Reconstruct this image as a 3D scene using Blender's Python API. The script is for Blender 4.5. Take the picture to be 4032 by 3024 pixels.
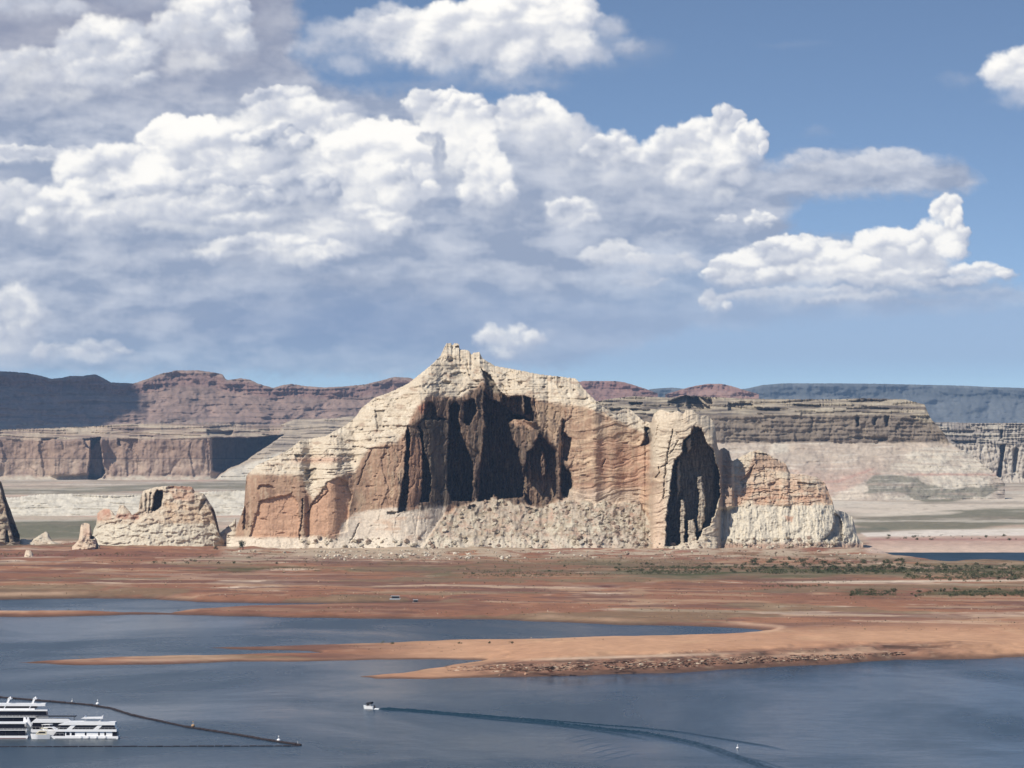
import numpy as np, math, random
# ------------------------------------------------------------------ numeric helpers
def _hash(ix, iy, iz, seed):
    h = (ix.astype(np.int64)*374761393 + iy.astype(np.int64)*668265263 + iz.astype(np.int64)*2147483647 + seed*1274126177) & 0xffffffff
    h = ((h ^ (h >> 13)) * 1274126177) & 0xffffffff
    return ((h ^ (h >> 16)) & 0xffffff).astype(np.float32)
_GR = np.random.RandomState(7).randn(4096, 3).astype(np.float32)
_GR /= np.linalg.norm(_GR, axis=1, keepdims=True)
def pn(x, y, seed=0):
    """2-D gradient noise, about -1..1"""
    x = np.asarray(x, np.float32); y = np.asarray(y, np.float32)
    x, y = np.broadcast_arrays(x, y)
    xi = np.floor(x); yi = np.floor(y); fx = x-xi; fy = y-yi
    xi = xi.astype(np.int64); yi = yi.astype(np.int64)
    sx = fx*fx*fx*(fx*(fx*6-15)+10); sy = fy*fy*fy*(fy*(fy*6-15)+10)
    z0 = np.zeros_like(xi)
    def g(dx, dy):
        k = _hash(xi+dx, yi+dy, z0, seed).astype(np.int64) & 4095
        v = _GR[k]
        return v[..., 0]*(fx-dx) + v[..., 1]*(fy-dy)
    a = g(0, 0); b = g(1, 0); c = g(0, 1); d = g(1, 1)
    return ((a+(b-a)*sx) + ((c+(d-c)*sx)-(a+(b-a)*sx))*sy)*1.9
def fbm(x, y, octs=4, seed=0, gain=.5, lac=2.03, ridged=False):
    t = 0; a = 1; s = 0
    for o in range(octs):
        n = pn(x, y, seed+o*17)
        if ridged: n = 1-2*np.abs(n)
        t = t + a*n; s += a; a *= gain
        x = x*lac+13.7; y = y*lac+5.1
    return t/s
def rnd1(i, seed=0):
    i = np.asarray(i); z = np.zeros_like(i)
    return _hash(i, z, z, seed)/16777216.0
def worley(x, y, seed=0):
    """distance to nearest point, to second nearest, and the id of the cell"""
    x = np.asarray(x, np.float32); y = np.asarray(y, np.float32)
    x, y = np.broadcast_arrays(x, y)
    xi = np.floor(x).astype(np.int64); yi = np.floor(y).astype(np.int64); z = np.zeros_like(xi)
    d1 = np.full(x.shape, 9., np.float32); d2 = d1.copy(); idd = np.zeros(x.shape, np.float32)
    for dx in (-1, 0, 1):
        for dy in (-1, 0, 1):
            cx = xi+dx; cy = yi+dy
            px = cx+_hash(cx, cy, z, seed)/16777216.; py = cy+_hash(cx, cy, z, seed+5)/16777216.
            d = np.sqrt((px-x)**2+(py-y)**2).astype(np.float32)
            m = d < d1
            d2 = np.where(m, d1, np.minimum(d2, d)); idd = np.where(m, _hash(cx, cy, z, seed+9)/16777216., idd)
            d1 = np.where(m, d, d1)
    return d1, d2, idd.astype(np.float32)
def sst(a, b, x):
    t = np.clip((x-a)/(b-a), 0, 1); return t*t*(3-2*t)
def lerp(a, b, t): return a+(b-a)*t
def sdf(x, y, poly):
    """signed distance to a closed outline, positive inside"""
    p = np.asarray(poly, np.float32); n = len(p)
    d = np.full(x.shape, 1e12, np.float32); ins = np.zeros(x.shape, bool)
    for i in range(n):
        ax, ay = p[i]; bx, by = p[(i+1) % n]
        ex, ey = bx-ax, by-ay; wx = x-ax; wy = y-ay
        t = np.clip((wx*ex+wy*ey)/(ex*ex+ey*ey+1e-9), 0, 1)
        q = (wx-ex*t)**2+(wy-ey*t)**2
        d = np.minimum(d, q)
        if ay != by:
            c = (ay > y) != (by > y)
            ins ^= c & (x < (bx-ax)*(y-ay)/(by-ay)+ax)
    d = np.sqrt(d)
    return np.where(ins, d, -d)
def pl(s):
    """'x,y x,y ...' to a list of points"""
    return [tuple(float(q) for q in a.split(',')) for a in s.split()]
def zz(s, x0, y0, k):
    """outline read off an enlargement that starts at x0, y0 with k enlarged pixels per pixel"""
    return [(x0+a/k, y0+b/k) for a, b in pl(s)]
def cmix(c, d, m):
    m = np.asarray(m)[..., None]; return c*(1-m)+np.asarray(d, np.float32)*m
def s2l(r, g, b):
    c = np.array([r, g, b], np.float32)/255.
    return np.where(c <= .04045, c/12.92, ((c+.055)/1.055)**2.4).astype(np.float32)
# ------------------------------------------------------------------ camera, sky, sun, exposure
import bpy
for o in list(bpy.data.objects): bpy.data.objects.remove(o)
SC = bpy.context.scene; COL = SC.collection
F = 16000.; CH = 95.; HV = 1745.                 # focal length in photo pixels, eye height over the lake, horizon row
PITCH = math.atan((HV-1512)/F)
cam = bpy.data.cameras.new('camera'); camo = bpy.data.objects.new('camera', cam); COL.objects.link(camo)
cam.sensor_width = 36; cam.lens = 36*F/4032.; cam.clip_start = 1; cam.clip_end = 120000
camo.location = (0, 0, CH); camo.rotation_euler = (math.pi/2+PITCH, 0, 0)
SC.camera = camo
SUN = np.array([-.52, -.48, .0]); SUN /= np.linalg.norm(SUN); EL = math.radians(45)
SUN = np.array([SUN[0]*math.cos(EL), SUN[1]*math.cos(EL), math.sin(EL)])
w = bpy.data.worlds.new('World'); SC.world = w; w.use_nodes = True
nt = w.node_tree; nt.nodes.clear()
wo = nt.nodes.new('ShaderNodeOutputWorld'); bg = nt.nodes.new('ShaderNodeBackground'); sk = nt.nodes.new('ShaderNodeTexSky')
sk.sky_type = 'NISHITA'; sk.sun_disc = False; sk.sun_elevation = EL; sk.sun_rotation = math.atan2(SUN[0], SUN[1])
sk.altitude = 1200; sk.air_density = 1.0; sk.dust_density = .9; sk.ozone_density = 1.6
tc = nt.nodes.new('ShaderNodeTexCoord'); mp = nt.nodes.new('ShaderNodeVectorMath'); mp.operation = 'MULTIPLY'; mp.inputs[1].default_value = (1, 1, 3.4)
ad = nt.nodes.new('ShaderNodeVectorMath'); ad.operation = 'ADD'; ad.inputs[1].default_value = (0, 0, .05)
nm = nt.nodes.new('ShaderNodeVectorMath'); nm.operation = 'NORMALIZE'
nt.links.new(tc.outputs['Generated'], mp.inputs[0]); nt.links.new(mp.outputs[0], ad.inputs[0]); nt.links.new(ad.outputs[0], nm.inputs[0]); nt.links.new(nm.outputs[0], sk.inputs[0])
nt.links.new(sk.outputs[0], bg.inputs[0]); bg.inputs[1].default_value = .13; nt.links.new(bg.outputs[0], wo.inputs[0])
sl = bpy.data.lights.new('sun', 'SUN'); sl.energy = 4.9; sl.angle = math.radians(.53); sl.color = (1, .93, .82)
so = bpy.data.objects.new('sun', sl); COL.objects.link(so); so.location = (-300, -300, 600)
from mathutils import Vector
so.rotation_euler = Vector(SUN).to_track_quat('Z', 'Y').to_euler()
SC.view_settings.view_transform = 'Standard'; SC.view_settings.look = 'None'; SC.view_settings.exposure = 0; SC.view_settings.gamma = 1
SC.view_settings.use_curve_mapping = False
SC.cycles.max_bounces = 6; SC.cycles.volume_bounces = 0; SC.cycles.transparent_max_bounces = 8; SC.cycles.diffuse_bounces = 2; SC.cycles.glossy_bounces = 2
SC.cycles.use_adaptive_sampling = True; SC.cycles.adaptive_threshold = .015; SC.cycles.use_denoising = True
SC.cycles.caustics_reflective = False; SC.cycles.caustics_refractive = False
# ------------------------------------------------------------------ geometry helpers
cp, sp = math.cos(PITCH), math.sin(PITCH)
def ray(u, v):
    """direction seen at photo position (u, v), scaled so that its Y is 1"""
    dx = (np.asarray(u, np.float64)-2016)/F; dz = (1512-np.asarray(v, np.float64))/F
    y = cp-dz*sp; z = sp+dz*cp
    return dx/y, z/y
def at(u, v, Y):
    a, b = ray(u, v); Y = np.asarray(Y, np.float64)
    return np.stack(np.broadcast_arrays(a*Y, Y, CH+b*Y), -1)
def ground(u, v, z=0.):
    a, b = ray(u, v); return at(u, v, (z-CH)/b)
def setp(o, **k):
    for a, b in k.items(): o[a] = b
    return o
def link(name, me, parent=None, **k):
    o = bpy.data.objects.new(name, me); COL.objects.link(o)
    if parent is not None: o.parent = parent
    return setp(o, **k)
def mesh_np(name, P, Q, mats, attrs=None, smooth=True, midx=None):
    """P (n,3) points, Q (m,4) or (m,3) faces"""
    me = bpy.data.meshes.new(name); P = np.ascontiguousarray(P, np.float32); Q = np.ascontiguousarray(Q, np.int32); k = Q.shape[1]
    me.vertices.add(len(P)); me.vertices.foreach_set('co', P.ravel())
    me.loops.add(Q.size); me.loops.foreach_set('vertex_index', Q.ravel())
    me.polygons.add(len(Q)); me.polygons.foreach_set('loop_start', np.arange(0, Q.size, k, dtype=np.int32))
    me.polygons.foreach_set('loop_total', np.full(len(Q), k, np.int32))
    me.polygons.foreach_set('use_smooth', np.full(len(Q), smooth, bool))
    for m in (mats if isinstance(mats, (list, tuple)) else [mats]): me.materials.append(m)
    if midx is not None: me.polygons.foreach_set('material_index', np.ascontiguousarray(midx, np.int32))
    me.update(calc_edges=True)
    for nme, a in (attrs or {}).items():
        a = np.asarray(a, np.float32)
        if a.ndim == 2:
            t = me.attributes.new(nme, 'FLOAT_COLOR', 'POINT'); b = np.ones((len(a), 4), np.float32); b[:, :a.shape[1]] = a
            t.data.foreach_set('color', b.ravel())
        else:
            t = me.attributes.new(nme, 'FLOAT', 'POINT'); t.data.foreach_set('value', a.ravel())
    me.validate(); return me
def gridq(nr, nc):
    i = np.arange(nr-1)[:, None]*nc+np.arange(nc-1)[None]
    return np.stack([i, i+1, i+nc+1, i+nc], -1).reshape(-1, 4)
def interp(pts, u):
    p = sorted(pts); return np.interp(u, [a[0] for a in p], [a[1] for a in p])
# ------------------------------------------------------------------ materials
def newmat(name):
    m = bpy.data.materials.new(name); m.use_nodes = True; n = m.node_tree; n.nodes.clear()
    o = n.nodes.new('ShaderNodeOutputMaterial'); return m, n, o
def N(n, t, **k):
    x = n.nodes.new(t)
    for a, b in k.items(): setattr(x, a, b)
    return x
def rock_material(name, scale=1., vary=.22, bump=.6, rough=.95):
    m, n, o = newmat(name)
    b = N(n, 'ShaderNodeBsdfPrincipled'); b.inputs['Roughness'].default_value = rough; b.inputs['Specular IOR Level'].default_value = .1
    at_ = N(n, 'ShaderNodeAttribute', attribute_name='col')
    g = N(n, 'ShaderNodeNewGeometry')
    n1 = N(n, 'ShaderNodeTexNoise'); n1.inputs['Scale'].default_value = .5*scale; n1.inputs['Detail'].default_value = 6; n1.inputs['Roughness'].default_value = .65
    n.links.new(g.outputs['Position'], n1.inputs['Vector'])
    mr = N(n, 'ShaderNodeMapRange'); mr.inputs[1].default_value = .3; mr.inputs[2].default_value = .7; mr.inputs[3].default_value = 1-vary; mr.inputs[4].default_value = 1+vary
    n.links.new(n1.outputs['Fac'], mr.inputs[0])
    mul = N(n, 'ShaderNodeVectorMath', operation='SCALE'); n.links.new(at_.outputs['Color'], mul.inputs[0]); n.links.new(mr.outputs[0], mul.inputs['Scale'])
    n.links.new(mul.outputs[0], b.inputs['Base Color'])
    if bump:
        n2 = N(n, 'ShaderNodeTexNoise'); n2.inputs['Scale'].default_value = .35*scale; n2.inputs['Detail'].default_value = 5; n2.inputs['Roughness'].default_value = .6
        n.links.new(g.outputs['Position'], n2.inputs['Vector'])
        bu = N(n, 'ShaderNodeBump'); bu.inputs['Strength'].default_value = 1; bu.inputs['Distance'].default_value = bump/scale
        n.links.new(n2.outputs['Fac'], bu.inputs['Height']); n.links.new(bu.outputs[0], b.inputs['Normal'])
    n.links.new(b.outputs[0], o.inputs[0]); return m
def plain(name, c, rough=.5, spec=.5, vary=.08, scale=2.):
    m, n, o = newmat(name); b = N(n, 'ShaderNodeBsdfPrincipled'); b.inputs['Roughness'].default_value = rough; b.inputs['Specular IOR Level'].default_value = spec
    g = N(n, 'ShaderNodeNewGeometry'); n1 = N(n, 'ShaderNodeTexNoise'); n1.inputs['Scale'].default_value = scale; n1.inputs['Detail'].default_value = 3
    n.links.new(g.outputs['Position'], n1.inputs['Vector'])
    mr = N(n, 'ShaderNodeMapRange'); mr.inputs[3].default_value = 1-vary*2; mr.inputs[4].default_value = 1+vary*2; n.links.new(n1.outputs['Fac'], mr.inputs[0])
    mul = N(n, 'ShaderNodeVectorMath', operation='SCALE'); mul.inputs[0].default_value = c; n.links.new(mr.outputs[0], mul.inputs['Scale'])
    n.links.new(mul.outputs[0], b.inputs['Base Color']); n.links.new(b.outputs[0], o.inputs[0]); return m
ROCK = rock_material('sandstone', 1., .2, .4)
ROCKF = rock_material('distant_sandstone', .18, .16, .5)
SOIL = rock_material('red_soil', .35, .16, .12)
# ------------------------------------------------------------------ lake, flats and plain
def wz(s, x0=0): return zz(s, x0, 2100, 1.6458)
POLY_WATER = [   # outlines of the inlets and of the lake, read off the shore lines
    # back lagoon on the left
    wz('-2600,432 0,430 500,420 1000,425 1300,445 1700,452 2212,456')+wz('300,452 600,447 645,447 600,462 300,466', 1344)+wz('2212,472 1700,482 1300,502 1100,520 600,516 0,514 -2600,512'),
    # long channel between the spits
    wz('-2600,540 0,540 400,540 850,525 1100,525 1400,535 2212,550')+wz('500,553 1000,560 1400,575 1800,595 2212,600', 1344)+wz('200,606 400,618 560,632 380,648 200,655 0,660', 2688)+wz('1700,670 1300,685 700,690 400,705 0,720', 1344)
      + wz('1700,733 1330,740 1600,755 2000,762 2080,772 1700,780 1300,790 900,797 500,815 130,836 -60,842 -2600,850'),
    # lake
    wz('-2600,844 130,838 400,850 700,855 1100,850 1500,835 2212,825')+wz('500,815 850,818 905,824 700,850 640,868 400,900 130,926 200,939 600,941 1100,931 1600,916 2212,901', 1344)
      + wz('500,870 1000,845 1400,820 2000,812 2212,797 3000,780 5200,760', 2688)+[(5900, 4200), (-1700, 4200)],
    # blue reach on the far right
    wz('1300,124 2212,124 5200,124 5200,196 2212,196 1900,184 1700,196 1600,180 1450,166 1350,150', 2688),
    wz('2120,222 2212,218 5200,218 5200,240 2212,238 2140,235', 2688),
]
def to_xy(poly):
    out = []
    for u, v in poly:
        q = ground(u, v, 0.); out.append((q[0], q[1]))
    return out
KY = 5.                                           # the flats are seen at about three degrees: distances in depth count a fifth
WXY = [[(x, y/KY) for x, y in to_xy(p)] for p in POLY_WATER]
def water_dist(X, Y):
    """metres into the water, negative on land"""
    x = X.astype(np.float32); y = (Y/KY).astype(np.float32)
    x = x+5.*fbm(X/35, Y/60, 3, 201)+1.2*pn(X/7, Y/12, 205); y = y+1.7*fbm(X/26, Y/90, 3, 203)
    d = np.full(X.shape, -1e5, np.float32)
    for p in WXY: d = np.maximum(d, sdf(x, y, p))
    return d
def land_z(X, Y, d=None):
    if d is None: d = water_dist(X, Y)
    ins = -d
    U = 2016+F*X/Y; V0 = HV+CH*F/Y
    bank = sst(1750, 2300, U)*sst(2540, 2575, V0)*sst(2700, 2650, V0)       # cut bank of the near shore
    far = sst(2000, 3300, Y)
    h = (1.1+1.9*bank+2.6*sst(2560, 2340, V0))*(1-np.exp(-np.clip(ins, 0, None)/(3.+3.*far)))
    h = h+(.5+.6*far)*fbm(X/60, Y/130, 4, 211)*sst(0, 14, ins)
    wb = ins+3.5*fbm(X/30, Y/26, 3, 216)
    h = h+.7*bank*sst(0, 2.5, ins)*np.abs(fbm(X/24, Y/9, 4, 215))+bank*(.8*sst(1.5, 2.4, wb)+.9*sst(6, 7, wb)+.9*sst(11, 12, wb))
    h = h+2.6*np.clip(fbm(X/34, Y/60, 4, 221)+.12, 0, 1)*sst(2212, 2196, V0)*sst(4200, 3700, Y)*sst(0, 10, ins)
    # old shore terraces
    st = fbm(X/160, Y/420, 3, 217); tz = Y/95.+2.2*st
    h = h+.5*sst(2420, 2300, V0)*sst(.25, .45, tz-np.floor(tz))*sst(2, 12, ins)
    h = h+sst(3900, 7500, Y)*7+2.5*sst(3700, 5200, Y)*fbm(X/260, Y/500, 4, 219)+sst(9000, 26000, Y)*30
    return np.where(ins > 0, h, np.maximum(-2.5, ins*.35)).astype(np.float32)
def flats_color(X, Y, Z, ins):
    U = (2016+F*X/Y).astype(np.float32); V = (HV+(CH-Z)*F/Y).astype(np.float32)
    RED = (.235, .110, .068); ORG = (.39, .195, .108); TAN = (.40, .27, .175); PALE = (.62, .50, .38); BRN = (.155, .080, .060); OLV = (.15, .125, .075); GRN = (.060, .070, .026)
    s1 = fbm(X/90, Y/420, 5, 231); s2 = fbm(X/45, Y/160, 4, 233); s3 = fbm(X/14, Y/40, 3, 235); s4 = fbm(X/260, Y/260, 4, 237)
    c = np.zeros(X.shape+(3,), np.float32)+np.array(RED, np.float32)
    c = cmix(c, ORG, np.clip(.42+.9*s1+.3*s2, 0, 1)*.8)
    c = cmix(c, TAN, sst(.16, .42, s2+.35*s1)*.6)
    c = cmix(c, PALE, sst(.28, .5, fbm(X/110, Y/90, 4, 239)+.2*s3)*.8)
    c = cmix(c, BRN, sst(.18, .28, fbm(X/120, Y/75, 4, 241)+.25*s3)*.7)
    for k_, (lx, ly, colr, lo, am) in enumerate(((330, 46, PALE, .2, .5), (240, 30, BRN, .14, .75), (150, 20, TAN, .18, .55), (420, 70, RED, .05, .5), (90, 26, BRN, .22, .6), (190, 60, (.19, .15, .09), .14, .55))):
        c = cmix(c, colr, sst(lo, lo+.07, fbm(X/lx+.2*s2, (Y+.25*X)/(ly*2.2)+.3*s1, 4, 261+k_*5))*am)
    # smooth orange spit
    sm = sst(2440, 2520, V+.02*(U-2600))*sst(1200, 1900, U)
    c2 = cmix(np.zeros_like(c)+np.array((.50, .29, .175), np.float32), (.42, .225, .135), np.clip(.4+1.2*s1, 0, 1)); c2 = cmix(c2, (.58, .37, .22), sst(.12, .45, s2)*.7)
    c = c*(1-sm[..., None])+c2*sm[..., None]
    # rough brown near bank with its ledges
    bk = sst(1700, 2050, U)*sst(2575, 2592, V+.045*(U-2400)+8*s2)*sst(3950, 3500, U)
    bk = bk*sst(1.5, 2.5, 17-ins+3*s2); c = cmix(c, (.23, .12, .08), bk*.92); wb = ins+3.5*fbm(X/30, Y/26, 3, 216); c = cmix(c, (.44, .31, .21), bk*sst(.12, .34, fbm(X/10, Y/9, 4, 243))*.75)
    for w0 in (2., 6.5, 11.6): c = cmix(c, (.07, .042, .032), bk*np.exp(-((wb-w0)/.9)**2)*sst(-.15, .12, fbm(X/11, Y/9, 3, 245+int(w0)))*.95)  # undercut shadows of the ledges painted as dark lines
    c = cmix(c, (.12, .065, .045), bk*sst(.1, .3, fbm(X/8, Y/5, 4, 246))*.8)
    c = cmix(c, (.19, .10, .07), np.exp(-((V-2466+.02*(U-3000))/11)**2)*sst(2620, 2800, U)*sst(3620, 3250, U)*np.clip(.6+1.4*s1, 0, 1)*.85)
    c = cmix(c, (.11, .045, .04), np.exp(-((U-2385)/48)**2-((V-2308)/5.5)**2)); c = cmix(c, (.62, .46, .33), np.exp(-((V-2581+.03*(U-2600))/5)**2)*sst(2000, 2200, U)*sst(3000, 2700, U)*.7)
    tip = sst(700, 1000, U)*sst(1750, 1500, U)*sst(2585, 2600, V)
    c = cmix(c, (.46, .25, .15), tip*.6)
    b2 = sst(250, 400, U)*sst(1350, 1100, U)*sst(2590, 2604, V); c = cmix(c, (.24, .12, .08), b2*sst(-.15, .2, fbm(X/5, Y/9, 3, 247))*.85)
    # wet dark margin and pale strand lines
    c = cmix(c, (.10, .06, .045), sst(2.2, .3, ins)*.85)
    c = cmix(c, (.60, .40, .27), sst(1.5, 4, ins)*sst(9, 5, ins)*sst(-.05, .3, s1)*.5)
    # greening belt of the flats
    g1 = np.exp(-((V-(2256-.012*(U-2700)))/24)**2)*sst(2180, 2700, U)*1.15
    g2 = np.exp(-((V-2245)/30)**2)*sst(1250, 1650, U)*sst(2900, 2500, U)
    g3 = np.exp(-((V-2335+.012*(U-3400))/15)**2)*sst(3280, 3420, U)
    g4 = np.exp(-((V-2242)/11)**2)*sst(640, 1000, U)*sst(1450, 1300, U)
    c = cmix(c, OLV, np.clip((g1+g2*.8)*(.7+1.2*s2), 0, 1)*.85)
    c = cmix(c, GRN, np.clip(g1*sst(-.1, .25, fbm(X/70, Y/60, 4, 249))+g3*sst(-.3, .1, s2)+.7*g2*sst(.1, .3, s2)+g4*sst(0, .2, s2), 0, 1)*.8)
    c = cmix(c, (.62, .52, .40), np.exp(-((V-(2291-.008*(U-3200)))/3.4)**2)*sst(2900, 3250, U)*.85)      # dry wash
    # foot of the buttes: bleached rubble, then dark red bank
    c = cmix(c, (.20, .085, .06), np.exp(-((V-2186)/9)**2)*sst(1000, 200, U)*(.7+s3)); c = cmix(c, (.24, .10, .065), np.exp(-((V-(2172-.008*(U-2400)))/9)**2)*sst(1850, 2200, U)*.7)
    fan = sst(2214, 2176, V+22*fbm(X/16, Y/60, 4, 265)+8*s3)*sst(3650, 3560, U)*sst(840, 930, U); fan = fan*sst(-.25, .1, fbm(X/30, Y/50, 4, 267)+.5*sst(1900, 1500, U)*sst(1100, 1300, U))
    c = cmix(c, (.45, .36, .26), fan*.85)
    # the plain beyond the buttes: sand, sage and white benches
    fr = sst(3700, 3980, Y)
    far = np.zeros_like(c)+np.array((.46, .38, .29), np.float32)
    far = cmix(far, (.56, .40, .31), sst(0, .35, s4)*.7); far = cmix(far, (.40, .24, .18), sst(.1, .4, fbm(X/500, Y/160, 4, 251))*.6)
    c = c*(1-fr[..., None])+far*fr[..., None]
    def blob(s, w=8, wob=10): return sst(-w, w, sdf(U+30*s4+wob*s2, V+.35*wob*s2+4*s4, pl(s)))
    sage = (.165, .155, .105)
    L = sst(1300, 1100, U)
    c = cmix(c, (.15, .145, .095), blob('-400,2048 420,2046 460,2200 -400,2200', 4, 4)*fr*L*.95)
    c = cmix(c, (.21, .19, .13), blob('-400,1928 200,1925 480,1912 1000,1890 1040,1936 800,1925 520,1936 300,1944 -400,1950', 3, 4)*.9)
    R_ = sst(3000, 3200, U)*fr
    c = cmix(c, (.60, .52, .42), blob('3200,1960 3500,1980 3800,1950 4400,1900 4400,2010 3700,2040 3300,2030', 8)*R_*.8)
    c = cmix(c, sage, blob('3420,1880 3500,1868 3620,1880 3760,1920 3880,1912 3960,1900 3890,1950 3740,1978 3640,1980 3570,1945 3400,1940', 5)*R_*.9)
    c = cmix(c, sage, blob('3370,2040 3700,2012 3900,2000 4400,1995 4400,2060 4000,2065 3800,2085 3500,2086 3360,2070', 5)*R_*.92)
    c = cmix(c, (.60, .52, .42), blob('3340,2026 3600,2010 3800,2016 3740,2024 3500,2032 3380,2038', 3, 3)*R_*.8)
    c = cmix(c, (.10, .11, .075), blob('3360,2076 3480,2078 3520,2096 3360,2104', 4, 5)*R_*.8)
    c = cmix(c, (.68, .61, .53), blob('3400,2100 3600,2088 4400,2076 4400,2104 3800,2110 3420,2116', 3, 5)*R_*.9)
    sh = blob('3300,2114 3700,2112 4400,2106 4400,2300 3300,2300', 4, 5)*sst(3390, 3440, U)*sst(2184, 2172, V)
    c = cmix(c, (.47, .33, .26), sh); c = cmix(c, (.33, .17, .14), sh*np.exp(-((V-2124)/5)**2)*.8); c = cmix(c, (.56, .43, .34), sh*sst(2140, 2156, V)*.7)
    c = cmix(c, (.24, .20, .15), sst(3800, 4100, Y)*sst(.0, .25, fbm(X/420, Y/520, 4, 255))*.55); c = cmix(c, (.58, .52, .43), sst(3800, 4100, Y)*sst(.1, .3, fbm(X/300, Y/380, 4, 257))*.6)
    c = cmix(c, (.30, .24, .18), sst(3700, 3850, Y)*sst(.25, .4, fbm(X/25, Y/60, 3, 253))*.35)
    return np.clip(c*(1+.16*s3[..., None]), .01, .9)
def build_ground():
    us = np.concatenate([np.arange(-1450, -120, 14), np.arange(-110, 4140, 5.2), np.arange(4150, 5500, 14)])
    vs = np.concatenate([np.linspace(1801, 1960, 50), np.arange(1962.5, 2130, 2.6), np.arange(2131, 2700, 1.45), np.linspace(2705, 5000, 14)])
    Yr = CH*F/(vs-HV)
    X = ((us-2016)/F)[None]*Yr[:, None]; Y = np.broadcast_to(Yr[:, None], X.shape).astype(np.float64)
    X = X.astype(np.float32); Yf = Y.astype(np.float32)
    d = water_dist(X, Yf); z = land_z(X, Yf, d)
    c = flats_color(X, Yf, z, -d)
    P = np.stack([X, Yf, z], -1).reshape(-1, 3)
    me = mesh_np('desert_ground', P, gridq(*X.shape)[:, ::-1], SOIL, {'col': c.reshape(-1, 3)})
    link('desert_ground', me, kind='structure')
def water_material():
    m, n, o = newmat('lake_water'); b = N(n, 'ShaderNodeBsdfPrincipled')
    g = N(n, 'ShaderNodeNewGeometry')
    # wind lanes: long patches of smoother and rougher water
    mp1 = N(n, 'ShaderNodeMapping'); mp1.inputs['Scale'].default_value = (.0055, .0032, 1); n.links.new(g.outputs['Position'], mp1.inputs[0])
    a1 = N(n, 'ShaderNodeTexNoise'); a1.inputs['Scale'].default_value = 1; a1.inputs['Detail'].default_value = 6; a1.inputs['Roughness'].default_value = .62; a1.inputs['Distortion'].default_value = .6; n.links.new(mp1.outputs[0], a1.inputs['Vector'])
    lane = N(n, 'ShaderNodeMapRange'); lane.inputs[1].default_value = .42; lane.inputs[2].default_value = .62; n.links.new(a1.outputs['Fac'], lane.inputs[0])
    r = N(n, 'ShaderNodeMapRange'); r.inputs[3].default_value = .17; r.inputs[4].default_value = .31; n.links.new(lane.outputs[0], r.inputs[0])
    sx = N(n, 'ShaderNodeSeparateXYZ'); n.links.new(g.outputs['Position'], sx.inputs[0])
    wind = N(n, 'ShaderNodeMapRange'); wind.inputs[1].default_value = 2250; wind.inputs[2].default_value = 3100; wind.inputs[3].default_value = 0; wind.inputs[4].default_value = .30; n.links.new(sx.outputs[1], wind.inputs[0])
    ra = N(n, 'ShaderNodeMath', operation='ADD'); n.links.new(r.outputs[0], ra.inputs[0]); n.links.new(wind.outputs[0], ra.inputs[1]); n.links.new(ra.outputs[0], b.inputs['Roughness'])
    b.inputs['Base Color'].default_value = (.010, .030, .048, 1); b.inputs['IOR'].default_value = 1.333; b.inputs['Specular IOR Level'].default_value = .5
    n2 = N(n, 'ShaderNodeTexNoise'); n2.inputs['Scale'].default_value = .9; n2.inputs['Detail'].default_value = 5; n2.inputs['Roughness'].default_value = .6; n.links.new(g.outputs['Position'], n2.inputs['Vector'])
    n3 = N(n, 'ShaderNodeTexNoise'); n3.inputs['Scale'].default_value = .07; n3.inputs['Detail'].default_value = 3; n.links.new(g.outputs['Position'], n3.inputs['Vector'])
    h = N(n, 'ShaderNodeMath', operation='MULTIPLY'); n.links.new(n2.outputs['Fac'], h.inputs[0])
    hs = N(n, 'ShaderNodeMapRange'); hs.inputs[3].default_value = .25; hs.inputs[4].default_value = 1.; n.links.new(lane.outputs[0], hs.inputs[0]); n.links.new(hs.outputs[0], h.inputs[1])
    h2 = N(n, 'ShaderNodeMath', operation='MULTIPLY_ADD'); n.links.new(n3.outputs['Fac'], h2.inputs[0]); h2.inputs[1].default_value = 1.6; n.links.new(h.outputs[0], h2.inputs[2])
    mp4 = N(n, 'ShaderNodeMapping'); mp4.inputs['Scale'].default_value = (.16, .30, 1); mp4.inputs['Rotation'].default_value = (0, 0, .12); n.links.new(g.outputs['Position'], mp4.inputs[0])
    n4 = N(n, 'ShaderNodeTexNoise'); n4.inputs['Scale'].default_value = 1; n4.inputs['Detail'].default_value = 3; n4.inputs['Roughness'].default_value = .7; n.links.new(mp4.outputs[0], n4.inputs['Vector'])
    h4 = N(n, 'ShaderNodeMath', operation='MULTIPLY_ADD'); n.links.new(n4.outputs['Fac'], h4.inputs[0]); h4.inputs[1].default_value = 1.5; n.links.new(h2.outputs[0], h4.inputs[2]); h2 = h4
    bu = N(n, 'ShaderNodeBump'); bu.inputs['Strength'].default_value = 1; bu.inputs['Distance'].default_value = .22; n.links.new(h2.outputs[0], bu.inputs['Height']); n.links.new(bu.outputs[0], b.inputs['Normal'])
    n.links.new(b.outputs[0], o.inputs[0]); return m
WATER = water_material()
build_ground()
me = mesh_np('lake_water', [(-3500, -300, 0), (3500, -300, 0), (3500, 5200, 0), (-3500, 5200, 0)], [(0, 1, 2, 3)], WATER, smooth=False)
link('lake_water', me, kind='structure')
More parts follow.
